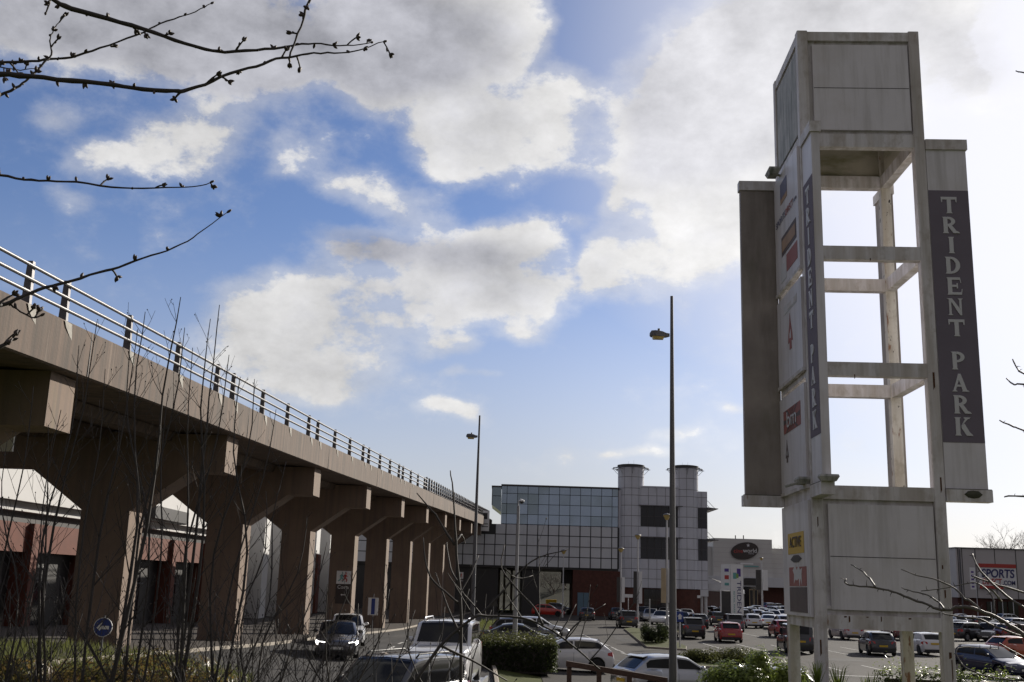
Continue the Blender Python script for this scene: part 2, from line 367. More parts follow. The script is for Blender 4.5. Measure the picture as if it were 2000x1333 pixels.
# broken cloud elsewhere in the sky, away from the framed part
far=mapr(math_('ABSOLUTE',math_('SUBTRACT',az,1.0)),30,55)
amb=math_('MULTIPLY',far,math_('SUBTRACT',math_('MULTIPLY',n3.outputs['Fac'],2.6),0.75))
dens=math_('ADD',math_('ADD',math_('MULTIPLY',field,0.97),fb),math_('MAXIMUM',amb,0.0))
thin=mapr(math_('ADD',field,math_('MULTIPLY',fb,0.6)),0.0,0.8,0.0,0.46)
cover=math_('MAXIMUM',mapr(dens,0.40,1.05),thin)
thick=mapr(dens,0.7,1.7)
relief=math_('MULTIPLY',math_('SUBTRACT',n1.outputs['Fac'],n1b.outputs['Fac']),1.0)
nearsun=mapr(sd,0.72,0.99)
gl=math_('MULTIPLY',mapr(math_('ADD',grey,math_('MULTIPLY',fb,0.3)),0.2,0.95),mapr(nearsun,0.0,0.95,1.0,0.6))
br=math_('ADD',math_('MULTIPLY',gl,-0.27),math_('ADD',0.82,relief))
br=math_('ADD',br,math_('MULTIPLY',nearsun,0.28))
br=math_('MULTIPLY',math_('MAXIMUM',br,0.2),mapr(sep.outputs[1],-0.2,0.4,0.24,1.0))
ccol=mixc(gl,(1.0,0.985,0.965),(0.93,0.93,1.0))
cb=node('ShaderNodeVectorMath'); cb.operation='SCALE'; link(ccol,cb.inputs[0]); link(math_('MULTIPLY',br,0.9),cb.inputs['Scale'])
SKYS=0.10
sk=node('ShaderNodeVectorMath'); sk.operation='SCALE'; link(sky.outputs[0],sk.inputs[0]); sk.inputs['Scale'].default_value=SKYS*0.72
skt=vec('MULTIPLY',sk.outputs[0],(1.24,1.25,1.52))
# thin veil towards the sun and low down
veil=math_('MAXIMUM',mapr(sd,0.78,0.98,0.0,0.88),math_('MULTIPLY',mapr(el,0.0,20.0,0.85,0.0),mapr(az,-50.0,10.0,0.55,1.0)))
vcol=mixc(mapr(el,0,12),(1.0,0.965,0.93),(0.95,0.945,1.0))
vb=node('ShaderNodeVectorMath'); vb.operation='SCALE'; link(vcol,vb.inputs[0]); link(math_('ADD',0.62,math_('MULTIPLY',nearsun,0.5)),vb.inputs['Scale'])
base=mixc(veil,skt,vb.outputs[0])
dark=mapr(sep.outputs[1],-0.15,0.45,0.0,1.0)  # unseen sky behind the camera darkened on purpose to weaken fill light
out=mixc(math_('MULTIPLY',cover,0.94),mixc(dark,(0.285,0.277,0.315),vec('MULTIPLY',base,mapr(el,40.0,70.0,1.0,0.6))),cb.outputs[0])
dv=node('ShaderNodeVectorMath'); dv.operation='SCALE'; link(out,dv.inputs[0]); dv.inputs['Scale'].default_value=0.785/SKYS
bg=node('ShaderNodeBackground'); bg.inputs['Strength'].default_value=SKYS; link(dv.outputs[0],bg.inputs['Color'])
wo=node('ShaderNodeOutputWorld'); link(bg.outputs[0],wo.inputs['Surface'])
W.cycles.sampling_method='MANUAL'; W.cycles.sample_map_resolution=512
S.view_settings.view_transform='Standard'; S.view_settings.look='None'; S.view_settings.exposure=0.3; S.view_settings.gamma=1.0
S.cycles.max_bounces=6; S.cycles.diffuse_bounces=3; S.cycles.glossy_bounces=3; S.cycles.use_denoising=True
# ================================================================== terrain, roads
VD = tan(R(3.62))                      # viaduct runs slightly to the right of straight ahead
def interp(x, tab):
    if x<=tab[0][0]: return tab[0][1]
    for (a,u),(b,w) in zip(tab,tab[1:]):
        if x<=b: return u+(w-u)*(x-a)/(b-a)
    return tab[-1][1]
def sm(x,a,b):
    t=max(0,min(1,(x-a)/(b-a))); return t*t*(3-2*t)
def hgt(x,y):
    Lx=x-VD*y
    zl=interp(y,[(0,1.9),(24,1.75),(37,1.3),(50,.84),(63,.6),(75,.3),(88,0.02),(100,0)])
    zr=interp(y,[(0,.2),(28,.2),(45,.42),(60,.4),(80,0.03),(90,0)])
    w=sm(Lx,-16,-7); z=zl*(1-w)+zr*w
    z*=1-sm(x,-1.0,3.0)
    e=1.95*(1-sm(y,15.5,21.5))
    if x>-1.2: e=max(e,1.95*(1-sm(y,20.0,23.9))*sm(x,-1.2,.6))
    if x<-4: e=max(e, 1.95*(1-sm(y,18,30))*sm(-x,5,9))
    return max(z,e)
def sheet(name, xs, ys, m, off=0.0, inside=None, kind='structure', thick=0.0):
    b=MB(); idx={}
    for j,y in enumerate(ys):
        for i,x in enumerate(xs):
            X = x(y) if callable(x) else x
            idx[i,j]=len(b.v); b.v.append((X,y,hgt(X,y)+off))
    for j in range(len(ys)-1):
        for i in range(len(xs)-1):
            b.f.append((idx[i,j],idx[i+1,j],idx[i+1,j+1],idx[i,j+1])); b.m.append(0)
    o=b.build(name,m,smooth=True); tag(o,kind=kind); return o
def fr(a,b,n): return [a+(b-a)*i/n for i in range(n+1)]
xs=[-1500,-600,-200,-80]+fr(-40,20,60)+[30,45,70,120,300,700,1500]
ys=[-300,-100,-30]+fr(0,110,88)+[120,140,170,220,300,420,700,1400,3000]
sheet('ground',xs,ys,M['turf'],-0.02)
yy=fr(23,120,90)
# carriageway beside the viaduct
ROADL=lambda y: VD*y-13.5
ROADR=lambda y: interp(y,[(20,0.2),(45,-0.4),(60,-1.5),(80,-2.6),(110,-2.6),(160,-1.0)])
lerpx=lambda t: (lambda y: ROADL(y)*(1-t)+ROADR(y)*t)
sheet('road',[lerpx(t) for t in fr(0,1,10)],fr(23,150,120),M['road'],0.004)
# paved apron under and beyond the viaduct
sheet('pavement',[lambda y,k=k: VD*y-13.5-k for k in (0.18,1.5,3,5,8,11,14,18,22,26)][::-1],fr(30,200,140),M['paving'],0.06)
sheet('service_road',[lambda y,k=k: VD*y-27.6-k for k in (0,3,7)][::-1],fr(16,42,30),M['road'],0.004)
# car park
sheet('car_park',[1.6,4,10,20,30,45,60,80,110],fr(26,46,10)+fr(50,330,40),M['asphalt'],0.006)
sheet('car_park_bay',[-1.0,0.4,1.6],fr(26,36,10),M['asphalt'],0.008)
sheet('car_park_lane',[lambda y:-14+0*y,-8,-2.0,1.6],fr(84,150,30),M['asphalt'],0.010)
# strip of block paving and kerb in front
def kerbline(name, f, y0, y1, n, w=0.15, h=0.12, m='kerb'):
    b=MB(); rings=[]
    for y in fr(y0,y1,n):
        x=f(y); z=hgt(x,y)
        rings.append([Vector((x-w/2,y,z-0.05)),Vector((x+w/2,y,z-0.05)),Vector((x+w/2,y,z+h-0.02)),Vector((x+w/2-0.03,y,z+h)),Vector((x-w/2,y,z+h))])
    b.loft(rings,True,True); o=b.build(name,M[m]); tag(o,kind='structure'); return o
kerbline('kerb',lambda y: ROADL(y)-0.08,24,148,120)
kerbline('kerb',lambda y: ROADR(y)+0.1,36,110,70)
def patch(name, pts, m, top=0.12, kind='structure', bev=0.15, mk='kerb'):
    """raised bed with a kerb round it"""
    b=MB(); n=len(pts); c=Vector((sum(p[0] for p in pts)/n,sum(p[1] for p in pts)/n))
    o1=[];i1=[]
    for p in pts:
        v=Vector(p)-c; q=c+v*(1-bev/max(v.length,.1)); z=hgt(*p)
        o1.append((p[0],p[1],z+top)); i1.append((q.x,q.y,hgt(q.x,q.y)+top+0.005))
    b.loft([[Vector((x,y,z-top-0.05)) for x,y,z in o1],[Vector(p) for p in o1],[Vector(p) for p in i1]],True,False,1)
    b.poly(i1,0)
    o=b.build(name,[M[m],M[mk]]); tag(o,kind=kind); return o
# grass bank between road and car park, planted islands
bank=[(ROADR(y)+0.3,y) for y in fr(51,112,8)]+[(1.2,112),(1.3,90),(1.4,52)]
patch('grass_bank',bank,'turf',0.14)
patch('planting_island',[(9.3,72),(11.6,70.5),(12.2,74),(13.2,103),(12.2,106),(11.2,103)],'turf')
patch('planting_island',[(8.2,58),(10,55),(13.6,56.5),(14.2,61),(12,64.5),(8.2,64)],'turf')
patch('verge_strip',[(-1.0,31.5),(1.3,31.2),(5.2,30.0),(5.2,28.6),(-1.0,29.4)],'brickpave',0.06)
# markings
lm=MB()
def stripe(x0,y0,x1,y1,w,off=0.012):
    d=Vector((x1-x0,y1-y0)); d.normalize(); nn=Vector((-d.y,d.x))*w/2
    pts=[(x0+nn.x,y0+nn.y),(x0-nn.x,y0-nn.y),(x1-nn.x,y1-nn.y),(x1+nn.x,y1+nn.y)]
    lm.poly([(x,y,hgt(x,y)+off) for x,y in pts][::-1])
for y in fr(40,110,14):
    f=lambda y:(ROADL(y)+ROADR(y))/2
    stripe(f(y),y,f(y+2.6),y+2.6,0.14)
for k in range(30):
    x=14.5+2.55*k
    for y0,y1 in ((56,61),(71.5,76.5),(76.7,81.5),(95,100),(100.2,105),(118,123),(123.2,128)):
        if x<(34 if y0<60 else 60): stripe(x,y0,x,y1,0.11,0.016)
stripe(12,53.2,44,51.0,0.3,0.016); stripe(6.5,42,18,39.5,0.12,0.016)
for k in range(9):
    y=54+5*k
    if y>108: break
    stripe(1.7,y,6.2,y,0.1,0.016)
stripe(7.2,66,6.4,90,0.1,0.016)
# direction arrow
a=G(1140,1254,0)
for pts in ([(-.12,-1.6),(.12,-1.6),(.12,.4),(-.12,.4)],[(-.5,.41),(.5,.41),(0,1.5)]):
    lm.poly([(a.x+x,a.y+y*1.4,0.019) for x,y in pts])
for y in (64.5,68,72):
    stripe(7.0+(72-y)*.02,y,7.0,y+1.6,0.12,0.016)
o=lm.build('road_markings',M['line']); tag(o,kind='structure')

tp=MB()
for (x,y,w,l,a) in ((12.5,50,1.2,7,.1),(20,66,2.5,3,0),(5,58,1.0,6,.05),(17,88,2,5,.2),(26,54,1.5,5,-.3),(24,75,3.5,1.4,0),(6.5,46,3.4,1.0,.1),(9,84,1,9,0),(30,92,2,4,.3)):
    c_,s_=cos(a),sin(a); tp.poly([(x+u*c_-v*s_,y+u*s_+v*c_,hgt(x,y)+0.011) for u,v in ((-w/2,-l/2),(w/2,-l/2),(w/2,l/2),(-w/2,l/2))])
o=tp.build('tarmac_patches',M['road']); tag(o,kind='structure')
# grass blades on the lit verge and bank
def blades(name, pts, label, m, h=0.16):
    b=MB()
    for x,y in pts:
        z=hgt(x,y)+0.0; a=rnd.uniform(0,2*pi); w=0.012+rnd.random()*0.012; hh=h*rnd.uniform(.5,1.3); t=rnd.uniform(-.1,.1)
        if name=='bank_grass': z+=0.13
        b.poly([(x-w*cos(a),y-w*sin(a),z),(x+w*cos(a),y+w*sin(a),z),(x+t,y+rnd.uniform(-.08,.08),z+hh)])
    o=b.build(name,M[m]); tag(o,label,'grass',kind='stuff'); return o
pts=[]
for i in range(9000):
    y=rnd.uniform(24,36); x=rnd.uniform(-0.49*y-1,-0.22*y); pts.append((x,y))
blades('verge_grass',pts,'sunlit short grass on the verge below the bare saplings','grass',0.3)
pts=[]
for i in range(5200):
    y=rnd.uniform(52,111); x=rnd.uniform(ROADR(y)+0.4,1.1); pts.append((x,y))
blades('bank_grass',pts,'green grass growing on the bank between road and car park','grass',0.3)

# ================================================================== viaduct
SP=12.8; K0=1.9
VY=lambda k: SP*(k+K0)
EL=lambda y: -12.1+VD*y            # right end of the crossheads
top_tab=[(0,4.95),(21.4,5.55),(31.2,5.80),(39.6,5.96),(53.8,6.27),(63.2,6.53),(75,6.83),(101,7.53),(130,8.3),(153,8.95)]
def TOPF(y): return EYE+(interp(y-3,top_tab)+interp(y,top_tab)+interp(y+3,top_tab))/3
SOF=lambda y: TOPF(y)-1.13
via=empty('viaduct',(0,0,0))
tag(via,'brown concrete viaduct with flared piers and metal railing climbing to the glazed building','viaduct')
YA,YB=1.0,153.0
b=MB(); rings=[]
for y in fr(YA,YB,76):
    xr=EL(y)+0.36; xl=EL(y)-8.76; s=SOF(y); t=TOPF(y)
    rings.append([Vector(p) for p in ((xr-0.06,y,s-0.0),(xr,y,s+0.04),(xr+0.015,y,t-0.03),(xr-0.02,y,t),(xr-0.34,y,t),(xr-0.36,y,t-0.32),(xl+0.36,y,t-0.32),(xl+0.34,y,t),(xl,y,t),(xl,y,s),(xl+0.5,y,s),(xl+1.4,y,s+0.06),(xr-1.4,y,s+0.06),(xr-0.5,y,s))])
b.loft(rings,True,True); deck=b.build('deck',M['concrete'],via)
# vertical joints and pale repair patches on the parapet face
j=MB(); pm=MB()
for k in range(-1,11):
    for dy in (1.0,):
        y=VY(k)+dy; xr=EL(y)+0.375; j.box(xr-0.02,xr+0.004,y,y+0.03,SOF(y)+0.05,TOPF(y)-0.01)
j.build('expansion_joint',M['groove'],via)
# soffit beams under the deck
for off in (-6.6,-4.4,-2.2):
    g=MB(); g.loft([[Vector(p) for p in ((EL(y)+off-.28,y,SOF(y)-.28),(EL(y)+off+.28,y,SOF(y)-.28),(EL(y)+off+.4,y,SOF(y)+.03),(EL(y)+off-.4,y,SOF(y)+.03))] for y in fr(YA+.5,YB-.5,20)],True,True)
    g.build('soffit_beam',M['concrete'],via)
for k in range(0,10):
    y=VY(k); e=EL(y); zs=SOF(y); zb=zs-1.28
    zg=min(hgt(e-4,y),hgt(e-3,y+1.2))-0.4
    st0=e-3.1; st1=st0-1.65      # stem right / left
    hx=1.95; hz=1.42              # haunch
    prof=[(st1,zg),(st0,zg),(st0,zb-hz),(st0+hx,zb),(e,zb),(e,zs-0.005),(e-8.4,zs-0.005),(e-8.4,zb),(st1-hx,zb),(st1,zb-hz)]
    p=MB(); th=1.25
    fr_=[Vector((x,y,z)) for x,z in prof]; bk=[Vector((x+VD*th,y+th,z)) for x,z in prof]
    p.loft([fr_,bk],True,True)
    p.build('pier',M['pier'],via)
# railing
rl=[]
posts=[]
y=24.2-12.5*2
while y<86:
    for d in (0,3.6,7.2,10.8):
        if 2<y+d<86: posts.append((y+d,0))
    y+=12.5
y=86.2
while y<150: posts.append((y,1)); y+=1.55
RX=lambda y: EL(y)+0.18
railing=empty('railing',(0,0,0)); railing.parent=via
for side in (0,1):
    RXs=(lambda y: EL(y)+0.18) if side==0 else (lambda y: EL(y)-8.58)
    for (y,t) in posts:
        if side==1 and t==1: continue
        p=MB(); x=RXs(y); z=TOPF(y); h=0.98 if t==0 else 1.1; w=0.062 if t==0 else 0.05
        prof=[(0.095,-0.02),(0.09,0.1),(0.06,h),(-0.06,h),(-0.09,0.1),(-0.095,-0.02)]
        # tapered plate post: wide across the deck, narrow along it
        p.loft([[Vector((x+a,y-w,z+c)) for a,c in prof],[Vector((x+a,y+w,z+c)) for a,c in prof]],True,True)
        p.build('post',M['railpost'],railing)
    for hz in (0.28,0.56,0.86):
        r=MB(); ys_=[2,10,20,30,40,50,60,70,80,86]
        r.tube([(RXs(q)+0.085,q,TOPF(q)+hz) for q in ys_],0.042,8); r.build('rail',M['rail'],railing,smooth=True)
    if side==0:
        for hz in (0.12,0.42,0.72,1.02):
            r=MB(); ys_=fr(86,150,10); r.tube([(RXs(q),q,TOPF(q)+hz) for q in ys_],0.03,6); r.build('rail',M['railpost'],railing,smooth=True)
for (y,t) in posts:
    if t==0 and 10<y<80:
        xr=EL(y)+0.377; z=TOPF(y); n=10
        q=[(-.1,0.0),(1.0+rnd.uniform(-.2,.4),0.0)]
        low=[(0.8+rnd.uniform(-.1,.2),-0.14),(0.55,-0.36-rnd.random()*.14),(0.25,-0.3),(0.0,-0.14)]
        pts=[(xr,y-0.25+a,z-0.035+c) for a,c in q[:2]]+[(xr,y-0.25+a,z-0.035+c) for a,c in low]
        pp=MB(); pp.poly(pts); pp.poly([(x+0.002,yy_,zz) for x,yy_,zz in pts][::-1]); pp.build('mortar_patch',M['patch'],via)
# small junction box plate on the underside, left of the first crosshead
sgn=MB(); c=P(10,850,30); sgn.box(c.x-.7,c.x+.25,30,30.08,c.z-.45,c.z+.3); o=sgn.build('site_sign',M['signwhite']); tag(o,'plain pale board hung under the viaduct at the far left edge','sign')

# ================================================================== information boards, small road signs
def on_pier(k): 
    y=VY(k); return y-0.05
def board(px0,py0,px1,py1,Y,label,run=True):
    a=P(px0,py1,Y); c=P(px1,py0,Y); root=empty('pier_sign',((a.x+c.x)/2,Y,a.z))
    tag(root,label,'sign'); w=(c.x-a.x)/2; h=c.z-a.z
    m_=MB(); m_.box(-w,w,0,0.05,0,h*.6); m_.build('lower_panel',M['darkbrown'],root)
    m_=MB(); m_.box(-w,w,-.003,0.05,h*.6+.003,h); m_.build('upper_panel',M['signwhite'],root)
    # two running figures
    for dx,mm in ((-.2,'teal'),(.12,'red')):
        f_=MB(); s=h*.3; ox=dx*w*1.6; oz=h*.66; yb=-.006
        def limb(p,q,r): f_.tube([(ox+p[0]*s,yb-.012,oz+p[1]*s),(ox+q[0]*s,yb-.012,oz+q[1]*s)],r*s,6)
        limb((0,.42),(.06,.78),.10); limb((0,.42),(.22,.25),.06); limb((.22,.25),(.14,.02),.05); limb((0,.42),(-.14,.2),.06); limb((-.14,.2),(-.3,.1),.05)
        limb((.05,.72),(.25,.55),.045); limb((.05,.72),(-.16,.6),.045); f_.lathe([(0.001,-.08*s),(.06*s,-.05*s),(.08*s,0),(.06*s,.05*s),(.001,.08*s)],(ox+.1*s,yb-.01,oz+.92*s),8)
        f_.build('running_figure',M[mm],root)
    text_mesh('Costa','lettering',M['signwhite'],root,(0,-.004,h*.5),(1,0,0),(0,0,1),h*.15,0.01)
    ar=MB(); ar.prism([(-.3*w,0),(-.1*w,.14*w),(-.1*w,.05*w),(.4*w,.05*w),(.4*w,-.05*w),(-.1*w,-.05*w),(-.1*w,-.14*w)],(0,-.012,h*.27),(1,0,0),(0,0,1),0.01); ar.build('arrow',M['signwhite'],root)
    return root
board(654,1116,686,1179,VY(4)-.07,'white and brown board with running figures and Costa lettering on the fourth pier')
board(893,1118,905,1150,VY(8)-.07,'smaller white and brown Costa board in the gloom beside the far lamp column')
def post_sign(px,pyt,pyb,Y,label,plate,r=0.03,name='sign_post',m='lamp'):
    b0=P(px,pyb,Y); x=b0.x; zg=hgt(x,Y); zt=P(px,pyt,Y).z
    root=empty(name,(x,Y,zg)); tag(root,label,'sign')
    p=MB(); p.cyl((0,0),r,r,-.2,zt-zg,8); p.build('post',M[m],root)
    plate(root,zt-zg); return root
def blue_disc(root,h):
    d=MB(); T=Matrix.Translation((0,-.05,h-.33))@Matrix.Rotation(R(90),4,'X')
    d.lathe([(.25,-.012),(.25,.012)],n=28,M=T); d.build('disc',M['signblue'],root)
    T2=Matrix.Translation((0,-.045,h-.33))@Matrix.Rotation(R(90),4,'X')
    e=MB(); e.lathe([(.27,-.01),(.27,.01)],n=28,M=T2); e.build('border',M['signwhite'],root)
    a=MB(); a.prism([(-.18,-.01),(-.02,.14),(-.05,.04),(.18,.04),(.18,-.055),(-.05,-.055),(-.08,-.1)],(0,-.072,h-.33),(1,0,0),(0,0,1),.006); a.build('arrow',M['signwhite'],root)
post_sign(199,1202,1255,32,'round blue sign with a white arrow in front of the nearest pier',blue_disc)
def two_plates(root,h):
    d=MB(); d.box(-.33,.33,-.05,-.03,h-1.35,h-.25); d.build('plate',M['signwhite'],root)
    d=MB(); d.box(-.12,.12,-.056,-.051,h-1.3,h-.3); d.build('blue_panel',M['signblue'],root)
post_sign(727,1160,1217,72,'white and blue parking plate on a thin post before the viaduct piers',two_plates,.035)
def tee(root,h):
    d=MB(); d.box(-.45,.45,-.05,-.03,h-.32,h); d.build('plate',M['signwhite'],root)
post_sign(1227,1161,1200,112,'white T shaped sign on a post by the parked black hatchbacks',tee,.04,m='whitepole')
def plain(root,h):
    d=MB(); d.cyl((0,0),.06,.06,h-.02,h+.06,8); d.build('cap',M['signwhite'],root)
post_sign(1269,1172,1232,96,'tall plain white marker post in front of the white hatchbacks',plain,.055,m='whitepole')
def blue_top(root,h):
    d=MB(); d.box(-.22,.22,-.06,-.04,h-.75,h-.1); d.build('plate',M['signblue'],root)
    a=MB(); a.prism([(-.1,-.16),(.1,-.16),(.1,.02),(.17,.02),(0,.2),(-.17,.02),(-.1,.02)],(0,-.066,h-.42),(1,0,0),(0,0,1),.005); a.build('arrow',M['signwhite'],root)
post_sign(1328,1192,1262,72,'slim white post with a small blue plate beside the grey SUV',blue_top,.05,m='whitepole')
def tri(root,h):
    d=MB(); d.prism([(-.45,-.35),(.45,-.35),(0,.45)],(0,-.05,h-.4),(1,0,0),(0,0,1),.015); d.build('triangle',M['soffit'],root)
post_sign(963,1168,1205,100,'dark triangular sign seen from behind on the grass bank',tri,.04)
def pboard(root,h):
    d=MB(); d.box(-.55,.55,-.05,0,h-2.6,h-.02); d.build('plate',M['signwhite'],root)
    d=MB(); d.box(-.3,.3,-.058,-.052,h-1.1,h-.3); d.build('logo_square',M['darkwall'],root)
    d=MB(); d.box(-.4,.4,-.058,-.052,h-1.75,h-1.65); d.box(-.4,.4,-.058,-.052,h-2.1,h-2.0); d.build('text_bar',M['darkwall'],root)
def deck_sign():
    Y=140.; a=P(961,1018,Y); zt=P(961,998,Y).z; z0=TOPF(Y)-.3
    root=empty('deck_sign',(a.x-0.9,Y,z0)); tag(root,'small white board on a post at the far end of the viaduct railing','sign')
    p=MB(); p.cyl((0,0),.05,.05,0,zt-z0,8); p.build('post',M['lamp'],root); pboard(root,zt-z0)
deck_sign()
# ================================================================== glazed main building (front plane Y=150)
BY=150.0
def bx(px,py): return P(px,py,BY).x
def bz(px,py): return P(px,py,BY).z
X0=bx(977.5,1030); ZR=bz(1050,950.4); ZG=bz(1050,1025.3); ZB=bz(1050,1107.8)
X0L=bx(903,1075)-26.0
XT=bx(1207,1030)                        # where the first turret starts
bld=empty('glazed_building',(0,BY,0)); tag(bld,'long glazed and white panelled building with two round turrets behind the car park','building')
COLW=1.457; ROW=(ZR-ZG)/4*1.0; PRW=(ZG-ZB)/4
xm=[X0, bx(988.4,1030)]
while xm[-1]+COLW < XT-0.3: xm.append(xm[-1]+COLW)
xm.append(XT)
# backing body
b=MB(); b.box(X0+.05,XT+.05,0.12,28,ZG-.02,ZR-.1); b.build('upper_body',M['groove'],bld)
b=MB(); b.box(X0L,XT+.2,0.10,26,ZB+.05,ZG-.05); b.build('lower_body',M['groove'],bld)
b=MB(); b.box(X0-.06,XT+.1,-.12,6,ZR-.06,ZR+.16); b.build('roof_edge',M['soffit'],bld)
zrow=[ZR-.06-i*(ZR-.06-ZG)/4 for i in range(5)]
zrow[1]=ZR-(ZR-ZG)*0.205; zrow[2]=ZR-(ZR-ZG)*0.475; zrow[3]=ZR-(ZR-ZG)*0.74
for i in range(4):
    for c in range(len(xm)-1):
        g=MB(); w=xm[c+1]-xm[c]
        # each pane sits a hair out of true, as curtain glazing does
        t1=rnd.uniform(-.014,.014); t2=rnd.uniform(-.014,.014)
        x0,x1,z0,z1=xm[c]+.035,xm[c+1]-.035,zrow[i+1]+.035,zrow[i]-.035
        g.loft([[Vector((x0,.02+t1,z0)),Vector((x1,.02-t1,z0)),Vector((x1,.02-t1+t2,z1)),Vector((x0,.02+t1+t2,z1))],[Vector((x0,.1,z0)),Vector((x1,.1,z0)),Vector((x1,.1,z1)),Vector((x0,.1,z1))]],True,True)
        g.build('window',M['glass'],bld)
# white panels
zp=[ZG-i*PRW for i in range(5)]
cl=MB(); xs_=list(xm)
xl=[xm[1]-k*COLW for k in range(0,24)][::-1]
for i in range(4):
    cols = xl[:-1]+xm[1:] if i>0 else [xm[1]-COLW]+xm[1:]
    for c in range(len(cols)-1):
        x0,x1=cols[c]+.07,cols[c+1]-.07
        if x0<X0L: continue
        cl.box(x0,x1,0.0,.09,zp[i+1]+.06,zp[i]-.06)
cl.build('cladding',M['clad'],bld)
b=MB(); b.box(X0,XT,-.05,.095,zp[2]-.05,zp[2]+.05); b.build('string_course',M['rail'],bld)
b=MB(); b.box(X0L,XT,-.02,.095,ZB-.05,ZB+.06); b.build('base_trim',M['groove'],bld)
# bay that juts out at the top left
g=MB(); xa=bx(961,960); zt=bz(968,950.5); zb=bz(961,985); zc=bz(973,993)
g.loft([[Vector((xa,y,zt)),Vector((xa,y,zb)),Vector((X0-.02,y,zc-.4)),Vector((X0-.02,y,zt))] for y in (1.2,9.0)],True,True); g.build('corner_bay',M['glass'],bld)
g=MB(); g.box(xa-.08,X0-.03,1.1,9.1,zt+.003,zt+.22); g.build('bay_roof',M['soffit'],bld)
g=MB()
for zz in (zt-1.2,): g.box(xa,X0-.05,1.14,1.197,zz-.04,zz+.04)
g.box(xa-.02,xa+.08,1.13,1.197,zb,zt); g.build('bay_frame',M['groove'],bld)
# undercroft
zb=ZB
b=MB(); b.box(X0L,XT+.1,.1,27,zb-.25,zb+.04); b.build('soffit',M['soffit'],bld)
xbr=bx(1119,1150)
b=MB(); b.box(xbr,XT+.4,0.06,8,0,zb-.26); b.build('brick_base',M['brick'],bld)
dx0,dx1=bx(1128,1170),bx(1151,1170); dz=bz(1140,1158)
d=MB(); d.box(dx0,dx1,-.02,.055,0,dz); d.build('door',M['bluedoor'],bld)
for kx in (dx0+ (dx1-dx0)*.5,): 
    d=MB(); d.box(kx-.03,kx+.03,-.03,-.021,0,dz-.05); d.build('door_joint',M['soffit'],bld)
# dark walls leaving two passages open to the light behind
for (p0,p1) in ((560,972),(1019,1054)):
    b=MB(); b.box(bx(p0,1150),bx(p1,1150),.6,24,0,zb-.26); b.build('undercroft_wall',M['darkwall'],bld)
b=MB(); b.box(bx(1104,1150),xbr-.02,3.0,12,bz(1110,1140),zb-.26); b.build('undercroft_screen',M['soffit'],bld)
for px in (973,985,1000,1012): 
    b=MB(); x=bx(px,1150); b.box(x-.18,x+.18,14,14.4,0,zb-.26); b.build('column',M['cream'],bld)
# turrets
def panel_cyl(name,cxx,cyy,r,z0,z1,n,rows,mat_,parent):
    core=MB(); core.cyl((cxx,cyy),r-.05,r-.05,z0,z1,36); core.build(name+'_core',M['joint'],parent,smooth=True,sharp=40)
    q=MB(); gap=.026/r
    for i in range(len(rows)-1):
        zz0,zz1=rows[i+1]+.035,rows[i]-.035
        for k in range(n):
            a0=2*pi*k/n+gap+.1; a1=2*pi*(k+1)/n-gap+.1
            if sin((a0+a1)/2)>0.75: continue
            arc=[a0+(a1-a0)*t/4 for t in range(5)]
            o_=[Vector((cxx+r*cos(a),cyy+r*sin(a),zz0)) for a in arc]+[Vector((cxx+(r-.07)*cos(a),cyy+(r-.07)*sin(a),zz0)) for a in reversed(arc)]
            q.loft([o_,[p+Vector((0,0,zz1-zz0)) for p in o_]],True,True)
    q.build(name,mat_,parent)
rowy=[912,932,954,967.5,987.6,1007.6,1028,1049,1070,1091,1111,1130,1148]
rz=[bz(1234,y) for y in rowy]
Z1=rz[0]; ZBASE=rz[-1]
def turret(px,pytop):
    cxx=bx(px,931); cyy=1.36; top=bz(px,pytop)
    rows=[top]+rz[1:]
    panel_cyl('turret_panels',cxx,cyy,1.82,ZBASE,top,11,rows,M['cladtur'],bld)
    c=MB(); c.cyl((cxx,cyy),1.9,1.9,top+.004,top+.28,36); c.cyl((cxx,cyy),1.7,1.62,top+.282,top+.34,36); c.build('turret_cap',M['soffit'],bld,smooth=True,sharp=35)
    # spoke brackets round the crown
    s=MB()
    for k in range(8):
        a=2*pi*k/8; u=Vector((cos(a),sin(a),0))
        p0=Vector((cxx,cyy,top-.35))+u*1.85; p1=Vector((cxx,cyy,top-.1))+u*2.75
        for h in (-.18,0.02): s.tube([Vector((cxx,cyy,top+h-.1))+u*1.85,Vector((cxx,cyy,top+h-.1))+u*(2.7 if h<0 else 2.5)],.05,5)
        s.tube([Vector((cxx,cyy,top-1.0))+u*1.85,Vector((cxx,cyy,top-.3))+u*2.5],.025,4)
    ring=[Vector((cxx+2.45*cos(2*pi*k/24),cyy+2.45*sin(2*pi*k/24),top-.16)) for k in range(25)]
    s.tube(ring,.06,5); s.build('crown_bracket',M['railpost'],bld)
    an=MB()
    for d in (-.35,.4): an.cyl((cxx+d,cyy),.012,.01,top+.3,top+.85+rnd.random()*.3,5)
    an.build('aerial',M['railpost'],bld)
    bb=MB(); bb.cyl((cxx,cyy),1.7,1.7,0,ZBASE-.01,32); bb.build('turret_base',M['brick'] ,bld,smooth=True,sharp=40)
    return cxx
t1=turret(1234.5,911.5); t2=turret(1341,913.5)
q=MB(); q.box(XT+.06,t1-1.0,.35,6,ZBASE,ZR-.15); q.build('link_wall',M['cladtur'],bld)
